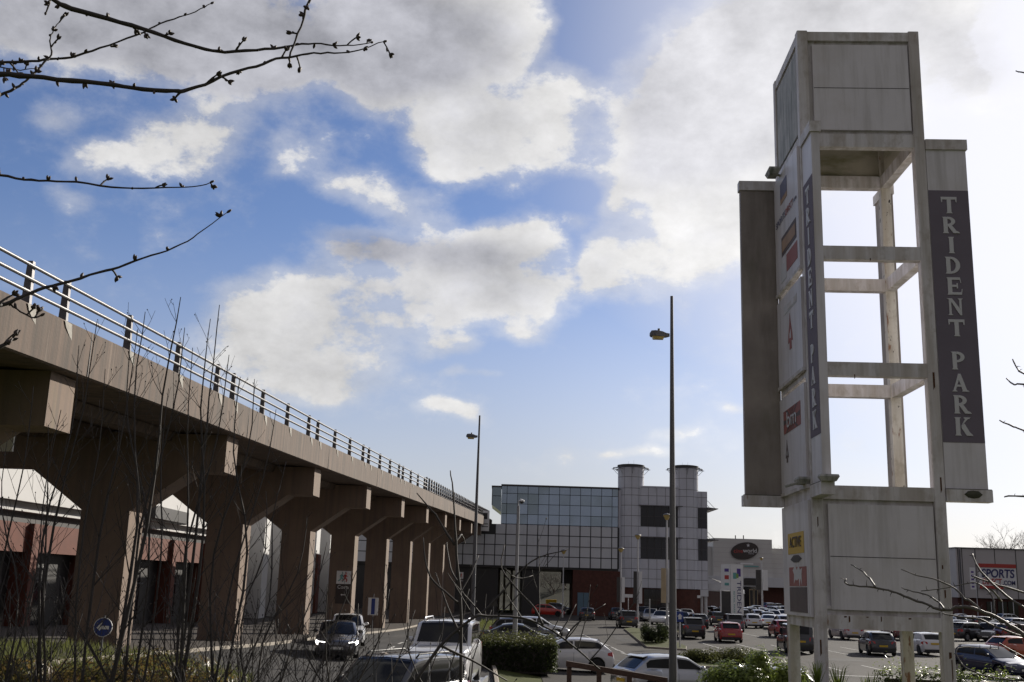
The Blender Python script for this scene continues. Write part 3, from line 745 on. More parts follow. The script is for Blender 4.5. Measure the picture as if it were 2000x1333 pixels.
# wall between and beyond the turrets
XR=bx(1383.5,1050); zw=bz(1300,953.5); zrW=bz(1376,960)
def wallrows(name,x0,x1,pit,ztop,yf,skipbands,parent):
    bk=MB(); bk.box(x0,x1,yf+.06,yf+22,ZBASE,ztop); bk.build(name+'_core',M['joint'],parent)
    q=MB(); n=max(1,round((x1-x0)/pit)); w=(x1-x0)/n; fresh=True
    rows=[ztop]+[z for z in rz if z<ztop-.3]
    for i in range(len(rows)-1):
        za,zb_=rows[i],rows[i+1]; mid=(za+zb_)/2
        if any(lo<mid<hi for lo,hi in skipbands):
            if q.v: q.build('cladding_band',M['cladtur'],parent); q=MB()
            continue
        for k in range(n): q.box(x0+k*w+.03,x0+(k+1)*w-.03,yf,yf+.055,zb_+.03,za-.03)
    if q.v: q.build('cladding_band',M['cladtur'],parent)
    return n,w
b1=(rz[6],rz[4]); b2=(bz(1290,1093),rz[7])
b2=(rz[9],rz[7])
yw=0.0
n,w=wallrows('panelled_cladding',t1+1.1,t2-.6,1.12,zw,yw,[b1,b2],bld)
b=MB(); b.box(t1+1.0,t2-.5,yw-.08,yw+2,zw+.003,zw+.2); b.build('parapet',M['cladtur'],bld)
def win(x0,x1,z0,z1,nx,yf):
    wx=(x1-x0)/nx
    for k in range(nx):
        wn=MB(); wn.box(x0+k*wx+.04,x0+(k+1)*wx-.04,yf+.01,yf+.05,z0+.04,z1-.04); o=wn.build('window',M['darkglass'],bld)
        fm=MB(); fm.box(x0+k*wx+.04,x0+(k+1)*wx-.04,yf-.02,yf+.009,(z0+z1)/2-.025,(z0+z1)/2+.025); fm.box(x0+k*wx-.03,x0+k*wx+.03,yf-.03,yf+.045,z0,z1); fm.build('frame',M['soffit'],o)
for lo,hi in (b1,b2): win(t1+1.15,t2-.62,lo,hi,6,yw)
sh=MB()
for hi in (b1[1],b2[1]): sh.box(t1+.9,t2-.3,yw-.35,yw-.003,hi-.02,hi+.1)
sh.build('sun_shade',M['railpost'],bld)
gx0,gx1=t1+1.75,t2-1.75
b=MB(); b.box(t1+1.0,t2-1.0,.3,20,0,ZBASE-.01); b.build('ground_wall',M['brick'],bld)
win(gx0,gx1,0.9,ZBASE-.1,5,.24)
wallrows('end_cladding',t2+1.25,XR,1.05,zrW,.5,[b1,b2],bld)
for lo,hi in (b1,b2): win(t2+1.3,XR-.08,lo,hi,2,.5)
br=MB()
for (lo,hi) in (b1,b2):
    br.loft([[Vector((XR,.4,hi-.3)),Vector((XR+1.5,.4,hi-.12)),Vector((XR+1.5,.4,hi-.04)),Vector((XR,.4,hi+.1))],[Vector((XR,8,hi-.3)),Vector((XR+1.5,8,hi-.12)),Vector((XR+1.5,8,hi-.04)),Vector((XR,8,hi+.1))]],True,True)
    for yy_ in (.5,3,6): br.tube([(XR,yy_,hi+1.0),(XR+1.0,yy_,hi)],.03,4)
br.build('side_canopy',M['railpost'],bld)
b=MB(); b.box(t2+.9,bx(1369,1160),.45,20,0,ZBASE-.01); b.build('end_base',M['brick'],bld)
b=MB(); b.box(bx(1369,1160),XR,.42,20,ZBASE-.9,ZBASE-.005); b.build('end_soffit',M['clad'],bld)
for px in (1372.5,1381):
    b=MB(); x=bx(px,1165); b.cyl((x,1.0),.22,.22,0,ZBASE-.9,14); b.build('column',M['whitepole'],bld,smooth=True,sharp=40)
for px,py in ((1344,1165),(1365,1166)):
    b=MB(); x=bx(px,py); z=bz(px,py); b.box(x-.3,x+.3,.41,.447,z-.18,z+.18); b.build('notice',M['signwhite'],bld)
# covered walkway
cv=empty('covered_walkway',(0,0,0)); tag(cv,'low white roofed walkway with square posts right of the turret building','walkway')
A=P(1384,1138,152); B=P(1432,1150,196)
b=MB()
dirv=(B-A); 
nrm=Vector((dirv.y,-dirv.x,0)).normalized()
for i in range(4):
    o0=nrm*(.5*i); h=.22*(3-i)
    b.loft([[A+o0+Vector((0,0,h)),A+o0+nrm*.46+Vector((0,0,h-.12)),A+o0+nrm*.46+Vector((0,0,h-.18)),A+o0+Vector((0,0,h-.06))],[B+o0+Vector((0,0,h)),B+o0+nrm*.46+Vector((0,0,h-.12)),B+o0+nrm*.46+Vector((0,0,h-.18)),B+o0+Vector((0,0,h-.06))]],True,True)
b.build('roof',M['rail'],cv)
b=MB()
b.loft([[A+Vector((-.2,0,-.2)),A+nrm*2+Vector((0,0,-.2)),A+nrm*2+Vector((0,0,-1.1)),A+Vector((-.2,0,-1.1))],[B+Vector((-.2,0,-.2)),B+nrm*2+Vector((0,0,-.2)),B+nrm*2+Vector((0,0,-.9)),B+Vector((-.2,0,-.9))]],True,True); b.build('fascia',M['clad'],cv)
for t in fr(0,1,6):
    p=A.lerp(B,t)+nrm*1.7; q=MB(); q.box(p.x-.16,p.x+.16,p.y-.16,p.y+.16,0,p.z-.9); q.build('post',M['signwhite'],cv)
b=MB(); p0=A+Vector((-.4,3,0)); p1=B+Vector((-.4,3,0)); b.loft([[Vector((p0.x,p0.y,0)),Vector((p0.x,p0.y,p0.z-1)),Vector((p0.x-1,p0.y,p0.z-1)),Vector((p0.x-1,p0.y,0))],[Vector((p1.x,p1.y,0)),Vector((p1.x,p1.y,p1.z-1)),Vector((p1.x-1,p1.y,p1.z-1)),Vector((p1.x-1,p1.y,0))]],True,True); b.build('back_wall',M['brick'],cv)
k=MB(); a=P(1415,1160,194); c=P(1432,1178,194); k.box(a.x,c.x,194,197,0,a.z+1.6); ob=k.build('kiosk',M['white'],cv)
k=MB(); k.box(a.x+.35,c.x-.2,193.9,193.99,c.z,a.z); k.build('kiosk_window',M['darkwall'],cv)

# ================================================================== cinema building
CY=290.0
cin=empty('cinema_building',(0,CY,0)); tag(cin,'pale cinema block with a dark oval sign behind the crowded car park','building')
def c2(px,py): 
    p=P(px,py,CY); return p.x,p.z
x0,zt=c2(1393,1051); x1,_=c2(1507.5,1054); xw0,_=c2(1360,1070); xw1,zs=c2(1575,1073)
zlow=c2(1450,1127)[1]; zsof=c2(1450,1146)[1]
b=MB(); b.box(x0,x1,0,40,zlow,zt); b.build('front_block',M['cine'],cin)
b=MB(); b.box(xw0,xw1,2,40,zlow,zs); b.build('rear_block',M['cine'],cin)
b=MB(); b.box(xw0,xw1,-2.0,30,zsof,zlow); b.build('canopy_band',M['clad'],cin)
gv=MB()
for i in range(1,8):
    z=zlow+(zt-zlow)*i/8; gv.box(x0+.01,x1-.01,-.02,-.003,z-.05,z+.05)
    if z<zs: gv.box(x1+.02,xw1,1.96,1.997,z-.05,z+.05)
gv.build('cladding_joint',M['sports'],cin)
b=MB(); b.box(xw0,xw1,1.0,30,0,zsof-.01); b.build('ground_floor',M['brick'],cin)
ex0,ez=c2(1449,1130); ex1,_=c2(1486,1130); _,ez1=c2(1460,1143)
b=MB(); b.box(ex0,ex1,-2.6,1,ez1,ez); b.build('entrance_canopy',M['darkwall'],cin)
b=MB()
for i in range(3): b.box(ex0+.3,ex1-.3,-2.7,-2.605,ez1+.4+i*.6,ez1+.55+i*.6)
b.build('canopy_strip',M['soffit'],cin)
b=MB(); b.box(ex0,ex1,-.4,.97,0,ez1-.02); b.build('entrance',M['darkglass'],cin)
for px0,px1 in ((1463,1470.5),(1472,1479)):
    u0,z0=c2(px0,1171); u1,z1=c2(px1,1151); b=MB(); b.box(u0,u1,-.55,-.42,0.05,z1); o=b.build('door',M['cream'],cin)
    b=MB(); b.box(u0+.15,u1-.15,-.6,-.555,.5,z1-.3); b.build('pane',M['darkwall'],o)
# oval sign, tilted
ox,oz=c2(1454,1076.5); rw=c2(1481,1076)[0]-ox; rh=2.35*rw/3.75*1.0
sg=MB(); tl=R(12)
ov=[]
for k in range(40):
    a=2*pi*k/40; u=rw*cos(a); v=rw*.6*sin(a); ov.append((u*cos(tl)-v*sin(tl),u*sin(tl)+v*cos(tl)))
sg.prism(ov,(ox,-.45,oz),(1,0,0),(0,0,1),.4); so_=sg.build('oval_sign',M['darkbrown'],cin)
text_mesh('cine','lettering',M['red'],so_,(ox-rw*.47,-.46,oz-.1),(1,0,0),(0,0,1),rw*.42,.06)
text_mesh('world','lettering',M['signwhite'],so_,(ox+rw*.37,-.46,oz+.05),(1,0,0),(0,0,1),rw*.42,.06)
text_mesh('CINEMAS','lettering',M['letter'],so_,(ox+rw*.45,-.46,oz-rw*.2),(1,0,0),(0,0,1),rw*.1,.06)
st=MB(); star=[]
for k in range(10):
    a=pi/2+2*pi*k/10; r=rw*(.14 if k%2==0 else .06); star.append((r*cos(a),r*sin(a)))
st.prism(star,(ox+rw*.25,-.47,oz+rw*.4),(1,0,0),(0,0,1),.015); st.build('star',M['letter'],so_)
px_,pz_=c2(1462,1103); b=MB(); b.box(px_-3.2,px_+3.2,-.2,-.003,pz_-.8,pz_+.55); b.build('tenant_sign',M['sports'],cin)
b=MB(); b.box(px_-2.2,px_+1.2,-.3,-.203,pz_+.0,pz_+.4); b.build('tenant_bar',M['signwhite'],cin)
b=MB(); b.box(px_-1.2,px_+2.6,-.3,-.203,pz_-.6,pz_-.3); b.build('tenant_bar',M['teal'],cin)
for px in (1445.5,1461.5):
    u,z=c2(px,1044); b=MB(); b.cyl((u,6),.14,.14,zt-.2,z,8); b.build('flue',M['soffit'],cin)
# bare rooftop conduit down the front
u,_=c2(1463,1120); b=MB(); b.box(u-.08,u+.08,-.1,-.003,zlow,pz_-1); b.build('conduit',M['letter'],cin)

# ================================================================== sports store on the right
SY=190.0
sp=empty('sports_store',(0,SY,0)); tag(sp,'grey clad sports store with a blue and red lettered sign at the right edge','shop')
def s2(px,py): 
    p=P(px,py,SY); return p.x,p.z
x0,zt=s2(1866,1071); _,zb=s2(1930,1169); x1=x0+42; 
b=MB(); b.box(x0,x1,0,40,zb,zt); b.build('upper_wall',M['sports'],sp)
b=MB(); b.box(x0-.15,x1,-.2,40.2,zt+.003,zt+.18); b.build('roof_edge',M['lamp'],sp)
b=MB()
for px in (1871.5,1879.5,1905.5,1943.5,1984.5): 
    u,_=s2(px,1100); b.box(u-.06,u+.06,-.03,-.003,zb,zt)
b.build('panel_joint',M['darkwall'],sp)
b=MB(); u,_=s2(1873,1100); b.cyl((u+.15,-.15),.12,.12,0.1,zt-.2,8); b.build('downpipe',M['lamp'],sp)
b=MB(); b.box(x0+.1,x1,.6,40,0,zb-.003); b.build('ground_wall',M['brick'],sp)
for (p0,p1) in ((1930,1946),(1952,1968),(1972,1990)):
    u0,_=s2(p0,1190); u1,z1=s2(p1,1176); b=MB(); b.box(u0,u1,.4,.58,0.1,z1); o=b.build('shop_window',M['darkglass'],sp)
    b=MB(); b.box((u0+u1)/2-.06,(u0+u1)/2+.06,.33,.397,.1,z1); b.build('mullion',M['letter'],o)
u0,z1=s2(1909,1102); u1,z0=s2(1985,1150)
b=MB(); b.box(u0,u1,-.35,-.003,z0,z1); b.build('sign_board',M['signwhite'],sp)
b=MB(); b.box(u0,u1,-.45,-.353,z1-.55,z1+.1); b.build('sign_band',M['red'],sp)
b=MB(); b.box(u0,u1-2.4,-.45,-.353,z0-.15,z0+.35); b.build('sign_band',M['red'],sp)
w=u1-u0; hz=z1-z0
text_mesh('SPORTS','lettering',M['navy'],sp,(u0+w*.5,-.36,z0+hz*.60),(1,0,0),(0,0,1),hz*.5,.06,width=w*.88,shear=.12,bold=.02)
text_mesh('DIRECT','lettering',M['red'],sp,(u0+w*.33,-.36,z0+hz*.25),(1,0,0),(0,0,1),hz*.36,.06,width=w*.52,shear=.12,bold=.015)
text_mesh('.COM','lettering',M['navy'],sp,(u0+w*.79,-.36,z0+hz*.22),(1,0,0),(0,0,1),hz*.26,.06,width=w*.33,bold=.012)
# slim leaning pennant beside it
u,z=s2(1896,1105); _,z2=s2(1896,1150); 
def pennant(px,lab):
    u,z=s2(px,1104); u*=(SY-6)/SY; r=empty('shop_pennant',(u,SY-6,0)); tag(r,lab,'sign',)
    p=MB(); p.cyl((0,0),.06,.06,0,z-.5,6); p.build('pole',M['whitepole'],r)
    f=MB(); f.box(-.95,-.05,-.02,.02,z-4.2,z-.6); f.build('banner',M['signwhite'],r)
    t=MB()
    for i in range(5): t.box(-.75,-.3,-.03,-.021,z-3.9+i*.6,z-3.6+i*.6)
    t.build('mark',M['purple'],r)
pennant(1904,'pale pennant banner with purple marks on the left of the sports store sign')

# ================================================================== retail block behind the viaduct (left)
rb=empty('retail_block',(0,0,0)); tag(rb,'white topped shop block with orange render band standing behind the viaduct','building')
RXW=lambda y: -31.0+0.072*y
def wallband(name,y0,y1,z0,z1,m,off=0.0,th=1.0):
    b=MB(); pts=[]
    for y in (y0,y1): pts.append([Vector((RXW(y)+off,y,z0)),Vector((RXW(y)+off,y,z1)),Vector((RXW(y)+off-th,y,z1)),Vector((RXW(y)+off-th,y,z0))])
    b.loft(pts,True,True); return b.build(name,M[m],rb)
wallband('white_fascia',30,92,7.4,9.7,'white',0.35,6)
wallband('fascia_soffit',30,92,6.9,7.38,'white',-.15,6)
wallband('upper_strip',30,92,6.3,6.88,'darkwall',-.6,6)
wallband('orange_band',30,92,4.7,6.28,'orange',0.0,4)
wallband('shop_front',30,92,0.1,4.68,'darkwall',-.8,4)
for y in fr(33,89,8):
    b=MB(); x=RXW(y); b.box(x-1.0,x+.3,y,y+.9,0.1,6.27); b.build('orange_pier',M['orange'],rb)
for y in fr(33,89,8)[:-1]:
    for (a,c_) in ((1.2,3.6),(3.8,6.6)):
        b=MB(); x=RXW(y+3); b.box(x-.79,x-.72,y+a,y+c_,.6,3.9); o=b.build('shop_window',M['darkglass'],rb)
        b=MB(); b.box(x-.715,x-.68,y+a,y+c_,3.0,3.1); b.box(x-.715,x-.68,(y*2+a+c_+y*0)/2-.05,(y*2+a+c_)/2+.05,.6,2.99); b.build('frame',M['lamp'],o)
for i,(y,h) in enumerate(((94,12.2),(100.5,12.6),(107,12.8),(113.5,12.8),(120,12.8),(126.5,12.8),(133,12.8))):
    b=MB(); x=RXW(y)+1.2; b.box(x-2.6,x+.4,y,y+2.4,0.1,h); b.build('white_pylon',M['white'],rb)
    b=MB(); b.box(x-3.2,x-.9,y+2.41,y+6.49,.1,6.4); b.build('glazed_bay',M['darkglass'],rb)
    b=MB(); b.box(x-3.2,x-1.0,y+2.41,y+6.49,6.42,h-1.0); b.build('bay_wall',M['clad'],rb)
b=MB(); x=RXW(121)+1.2; b.box(x-1,x+.6,120.3,122.1,.1,6.4); b.build('orange_pier',M['orange'],rb)
wallband('upper_glazing',40,92,9.72,13.5,'darkglass',-1.2,8)
# dark sign box on the white wall
b=MB(); y=80; b.box(RXW(y)+.3,RXW(y)+.75,76,84,7.55,8.4); b.build('sign_box',M['darkwall'],rb)
# ================================================================== sign tower
TS=2.5
tw=empty('sign_tower',(2.2964*TS,8.1577*TS,0)); tw.rotation_euler=(0,0,R(-2.44))
tag(tw,'tall rusting white steel sign tower with TRIDENT PARK fins','sign tower')
Rz=Matrix.Rotation(R(-2.44),3,'Z'); TO=Vector((2.2964*TS,8.1577*TS,0))
def tz(px,py,yl=0.0):
    d=Rz.inverted()@ray(px,py); o=Rz.inverted()@(Vector((0,0,EYE))-TO)
    t=(yl-o.y)/d.y; return o.x+d.x*t, o.z+d.z*t
def Z(py,px=1700,yl=0.0): return tz(px,py,yl)[1]
def X(px,py,yl=0.0): return tz(px,py,yl)[0]
WD=TS; PW=0.215
ZT=EYE+4.576*TS
zg=0.6
# corner posts
cor={'front_left':(0,0),'front_right':(WD-PW,0),'rear_left':(0,WD-PW),'rear_right':(WD-PW,WD-PW)}
for kx,(x,y) in cor.items():
    b=MB(); b.bbox(x,x+PW,y,y+PW,zg,ZT+.02,.015); b.build('post',M['tower_rust'] if kx=='rear_right' else M['tower'],tw)
# beams: list of (z0,z1,sides)
def beams(z0,z1,sides='FBLR',name='beam',inset=.012):
    a,c=PW+.0,WD-PW
    for s_ in sides:
        b=MB()
        if s_=='F': b.box(a,c,inset,PW-inset,z0,z1)
        if s_=='B': b.box(a,c,WD-PW+inset,WD-inset,z0,z1)
        if s_=='L': b.box(inset,PW-inset,a,c,z0,z1)
        if s_=='R': b.box(WD-PW+inset,WD-inset,a,c,z0,z1)
        b.build(name,M['tower'],tw)
z1b,z1t=Z(287),Z(262)
beams(ZT-.2,ZT); beams(z1b,z1t)
beams(Z(507),Z(481)); beams(Z(735),Z(708)); zb2,zt2=Z(978,1740),Z(951,1740); beams(zb2,zt2)
zb3,zt3=Z(1231),Z(1203); beams(zb3,zt3)
# boxes of panels, top and bottom
def boxpanels(zlo,zhi,matF,matL,seam=None):
    a,c=PW,WD-PW
    # recessed liner then raised sheet
    for s_ in 'FLBR':
        b=MB()
        if s_=='F': b.box(a,c,.09,.12,zlo,zhi)
        if s_=='B': b.box(a,c,WD-.12,WD-.09,zlo,zhi)
        if s_=='L': b.box(.09,.12,a,c,zlo,zhi)
        if s_=='R': b.box(WD-.12,WD-.09,a,c,zlo,zhi)
        b.build('liner',M['tinner'] if s_ in 'BR' else M['tower'],tw)
    g=.09
    b=MB(); b.box(a+g,c-.03,.02,.088,zlo+g,zhi-g); o=b.build('panel',matF,tw)
    if seam:
        q=MB(); q.box(a+g+.01,c-.04,.016,.0195,seam-.006,seam+.006); q.build('seam',M['groove'],o)
    b=MB(); b.box(.02,.088,a+g,c-.06,zlo+g,zhi-g); b.build('panel',matL,tw)
boxpanels(z1t,ZT-.2,M['tpanel'],M['tdirty'],Z(172))
boxpanels(zt3,zb2,M['tpanel'],M['tpanel'],Z(1089))
b=MB(); b.box(PW,WD-PW,PW,WD-PW,ZT-.12,ZT-.08); b.build('roof_sheet',M['tdirty'],tw)
b=MB(); b.box(PW,WD-PW,.03,.10,Z(1192),Z(1186)); b.build('ledge',M['tower'],tw)
# left face sheets carrying the shop signs, standing proud of the posts
zs=[z1b-.02, None]
def lz(px,py):            # height on the left face plane x=0 at photo pixel
    d=Rz.inverted()@ray(px,py); o=Rz.inverted()@(Vector((0,0,EYE))-TO); t=(-.06-o.x)/d.x; return o.z+d.z*t, o.y+d.y*t
shz=[(lz(1563,522)[0],z1b+.1),(lz(1575,715)[0],lz(1563,535)[0]),(zt2-.02,lz(1577,735)[0])]
sheets=[]
for (a,c) in shz:
    b=MB(); b.box(-.055,-.003,.12,WD-.1,a+.04,c-.05); o=b.build('side_sheet',M['tpanel'],tw); sheets.append(o)
    b=MB(); b.box(-.075,-.003,.1,WD-.08,a-.03,a+.038); b.build('sheet_rail',M['tower'],tw)
b=MB(); b.box(-.055,-.003,.1,WD-.06,zt3-.06,zb2-.02); low=b.build('side_sheet',M['tpanel'],tw)
# the pictures and words on the left face: u runs from the rear post to the front
UX=(0,-1,0); UY=(0,0,1)
def lrect(y0,y1,z0,z1,m,off,par,name='logo_panel'):
    b=MB(); b.box(-.057-off-.006,-.057-off,y0,y1,z0,z1); return b.build(name,M[m],par)
def ltext(t,yc,zc,size,width,m,off,par): return text_mesh(t,'lettering',M[m],par,(-.066-off,yc,zc),UX,UY,size,.006,width=width)
zA0,zA1=shz[0]; hA=zA1-zA0
lrect(1.1,1.75,zA0+hA*.76,zA0+hA*.89,'fadeblue',0,sheets[0]); lrect(1.1,1.75,zA0+hA*.715,zA0+hA*.757,'fadeorange',0,sheets[0])
ltext('SPORTS',1.75,zA0+hA*.585,.2,.95,'fadeblue',0,sheets[0]); ltext('DIRECT',.9,zA0+hA*.585,.2,.7,'fadered',0,sheets[0]); ltext('.com',.36,zA0+hA*.585,.14,.26,'fadeblue',0,sheets[0])
lrect(.35,1.75,zA0+hA*.27,zA0+hA*.43,'fadedark',0,sheets[0]); lrect(.42,1.68,zA0+hA*.3,zA0+hA*.395,'fadeorange',.007,sheets[0])
lrect(.3,1.3,zA0+hA*.1,zA0+hA*.24,'fadered',0,sheets[0]); lrect(1.35,1.9,zA0+hA*.06,zA0+hA*.2,'letter',0,sheets[0])
zA0,zA1=shz[1]; hA=zA1-zA0
lrect(.5,1.7,zA0+hA*.76,zA0+hA*.85,'letter',0,sheets[1]); lrect(.52,1.3,zA0+hA*.775,zA0+hA*.835,'tower',.007,sheets[1])
def spade(yc,zc,s,m,par):
    b=MB(); b.prism([(-.5*s,-.55*s),(-.18*s,-.5*s),(-.22*s,-.9*s),(.22*s,-.9*s),(.18*s,-.5*s),(.5*s,-.55*s),(.42*s,-.2*s),(.12*s,.45*s),(0,.9*s),(-.12*s,.45*s),(-.42*s,-.2*s)],(-.064,yc,zc),UX,UY,.006); b.build('logo_mark',M[m],par)
    b=MB(); b.prism([(-.12*s,-.35*s),(.16*s,-.35*s),(.16*s,.1*s),(-.12*s,-.12*s)],(-.0655,yc,zc),UX,UY,.0012); b.build('logo_mark',M['letter'],par)
spade(1.15,zA0+hA*.52,.42,'fadered',sheets[1])
zA0,zA1=shz[2]; hA=zA1-zA0
r0,r1=zA0+hA*.6,zA0+hA*.83
lrect(.45,2.0,r0,r1,'fadered',0,sheets[2])
ry=MB(); cy,cz=1.22,(r0+r1)/2
for k in range(14):
    a=2*pi*k/14; d=.07; q=[]
    for aa in (a-d,a+d):
        ca,sa=cos(aa),sin(aa); t=min(.76/abs(ca) if abs(ca)>1e-6 else 9, (r1-r0)*.49/abs(sa) if abs(sa)>1e-6 else 9); q.append((ca*t,sa*t))
    ry.poly([(-.0665,cy,cz),(-.0665,cy-q[0][0],cz+q[0][1]),(-.0665,cy-q[1][0],cz+q[1][1])])
ry.build('ray_mark',M['fadedark'],sheets[2])
ltext('bm',cy,cz,.46,.85,'letter',.005,sheets[2])
spade(1.75,zA0+hA*.42,.26,'fadedark',sheets[2])
zL0,zL1=zt3-.06,zb2-.02; hL=zL1-zL0
lrect(.5,1.9,zL0+hL*.55,zL0+hL*.74,'yellow',0,low); ltext('ACTIVE',1.2,zL0+hL*.65,.3,1.0,'darkbrown',.004,low)
b=MB(); b.prism([(-.5,0),(-.2,.08),(.2,.08),(.5,0),(.2,-.06),(-.2,-.06)],(-.064,1.2,zL0+hL*.5),UX,UY,.006); b.build('logo_mark',M['darkwall'],low)
lrect(.35,1.85,zL0+hL*.26,zL0+hL*.43,'fadered',0,low); lrect(.35,1.85,zL0+hL*.03,zL0+hL*.25,'fadedark',0,low)
b=MB(); b.prism([(-.42,.1),(-.3,.02),(-.34,-.16),(-.2,-.08),(-.05,-.1),(.1,-.06),(.16,-.24),(.24,-.05),(.36,-.2),(.34,.02),(.4,.14),(.22,.1),(.1,.2),(-.05,.1),(-.2,.2)],(-.064,1.1,zL0+hL*.355),UX,UY,.006); b.build('logo_mark',M['letter'],low)

# serif letters as outlines in a unit box
def letter_polys(ch):
    s=.27
    def ring(cx,cy,rx,ry,ix,iy,a0,a1,n=10,icx=None):
        icx=cx if icx is None else icx; out=[]
        for k in range(n):
            A,B=a0+(a1-a0)*k/n,a0+(a1-a0)*(k+1)/n
            out.append([(icx+ix*cos(A),cy+iy*sin(A)),(cx+rx*cos(A),cy+ry*sin(A)),(cx+rx*cos(B),cy+ry*sin(B)),(icx+ix*cos(B),cy+iy*sin(B))])
        return out
    stem=lambda x,w=.27:[[(x-.07,0),(x+w+.07,0),(x+w,.09),(x,.09)],[(x,.09),(x+w,.09),(x+w,.91),(x,.91)],[(x,.91),(x+w,.91),(x+w+.07,1),(x-.07,1)]]
    if ch=='I': return stem(.36)
    if ch=='T': return [[(.29,0),(.71,0),(.635,.09),(.365,.09)],[(.365,.09),(.635,.09),(.635,.84),(.365,.84)],[(.07,.84),(.93,.84),(.93,1),(.07,1)],[(0,.66),(.07,.72),(.07,1),(-.02,1)],[(1,.66),(1.02,1),(.93,1),(.93,.72)]]
    if ch=='E': return stem(.1)+[[(.37,.86),(.88,.86),(.9,1),(.37,1)],[(.88,.86),(.93,.68),(.97,.68),(.9,1)],[(.37,.45),(.66,.45),(.66,.57),(.37,.57)],[(.66,.36),(.74,.36),(.74,.66),(.66,.66)],[(.37,0),(.97,0),(.94,.14),(.37,.14)],[(.94,.14),(.97,0),(1.02,.32),(.97,.32)]]
    if ch=='D': return stem(.08)+ring(.35,.5,.62,.5,.34,.37,-pi/2,pi/2,14)
    if ch=='P': return stem(.1)+ring(.37,.7,.5,.3,.24,.17,-pi/2,pi/2,12)
    if ch=='R': return stem(.06)+ring(.33,.72,.5,.28,.24,.15,-pi/2,pi/2,12)+[[(.33,.44),(.6,.47),(.98,.0),(.68,.0)],[(.86,.15),(.98,0),(1.1,0),(1.02,.08)]]
    if ch=='N': return [[(.0,0),(.34,0),(.27,.07),(.08,.07)],[(.1,.07),(.24,.07),(.24,.8),(.1,.92)],[(-.03,1),(.1,.92),(.24,.8),(.3,1)],[(.3,1),(.24,.8),(.78,0),(.9,0),(.9,.25)],[(.76,.9),(.76,.47),(.9,.25),(.9,.9)],[(.66,1),(.76,.9),(.9,.9),(1.0,1)]]
    if ch=='A': return [[(-.05,0),(.3,0),(.22,.08),(.05,.08)],[(.05,.08),(.2,.08),(.55,1),(.4,1)],[(.42,.66),(.62,.08),(.9,.08),(.55,1)],[(.58,0),(1.05,0),(.95,.08),(.62,.08)],[(.27,.27),(.55,.27),(.51,.38),(.315,.38)]]
    if ch=='K': return stem(.05)+[[(.32,.42),(.44,.56),(.84,.92),(.66,.92)],[(.6,.92),(.92,.92),(1.0,1),(.56,1)],[(.44,.56),(.4,.42),(.7,.0),(1.02,.0),(.6,.66)],[(.86,.22),(1.02,0),(1.1,0),(1.04,.08)]]
def letter(ch,O,ux,uy,w,h,parent,m='letter'):
    b=MB()
    for i,pl in enumerate(letter_polys(ch)):
        q=[(a*w-w/2,c*h) for a,c in pl]
        area=sum(q[k][0]*q[(k+1)%len(q)][1]-q[(k+1)%len(q)][0]*q[k][1] for k in range(len(q)))
        if area<0: q=q[::-1]
        n=Vector(ux).cross(Vector(uy)).normalized()
        b.prism(q,Vector(O)+n*(.010+.0006*i),ux,uy,.01+.0006*i)
    return b.build('letter',M[m],parent)
# fins
FT,FB=Z(293,1850),Z(957,1895)
FWID=.80; FTH=.16
lettery=[('T',385,417),('R',424,456),('I',463,495),('D',502,535),('E',542,576),('N',583,616),('T',624,657),('P',687,722),('A',730,765),('R',772,808),('K',815,851)]
def fin(name,ox,oy,ux,face_mat,front,banner=True):
    """fin from a post: ux is the outward direction, front the viewed normal"""
    root=empty('fin',(0,0,0)); root.parent=tw
    ux=Vector(ux); nf=Vector(front); O=Vector((ox,oy,0))
    def bx_(a0,a1,d0,d1,z0,z1,m,nm):
        pts=[]
        for z in (z0,z1):
            pts.append([O+ux*a0+nf*d0+Vector((0,0,z)),O+ux*a1+nf*d0+Vector((0,0,z)),O+ux*a1+nf*d1+Vector((0,0,z)),O+ux*a0+nf*d1+Vector((0,0,z))])
        b=MB(); b.loft(pts,True,True); return b.build(nm,m,root)
    bx_(.012,FWID,-FTH,0,FB,FT,face_mat,'fin_panel')
    bx_(.004,FWID+.03,-FTH-.03,.035,FT+.002,FT+.22,M['tower'],'fin_cap')
    bx_(.004,FWID+.06,-FTH-.04,.05,FB-.23,FB-.002,M['tower'],'fin_base')
    # moss along the base, over the top edge
    bx_(.01,FWID+.05,-.03,.046,FB-.003,FB+.012,M['moss'],'moss_line')
    if banner:
        zt_,zb_=Z(372,1855),Z(865,1890)
        bx_(.014,FWID-.001,.001,.006,zb_,zt_,M['banner'],'banner')
        uy=Vector((0,0,1)); rt=ux if ux.cross(uy).dot(nf)>0 else -ux
        for ch,a,c in lettery:
            za,zc=Z(a,1860),Z(c,1870); wd=.30 if ch!='I' else .30
            letter(ch,O+ux*(FWID*.5+.0)+nf*.007+Vector((0,0,zc)),rt,uy,wd,za-zc,root)
    return root
fin('r',WD,.02,(1,0,0),M['tpanel'],(0,-1,0))
fin('f',.02,0,(0,-1,0),M['tpanel'],(-1,0,0))
fin('l',0,WD-.05,(-1,0,0),M['tbrown'],(0,-1,0),False)
fin('b',WD-.05,WD,(0,1,0),M['tbrown'],(-1,0,0),False)
rs=MB()
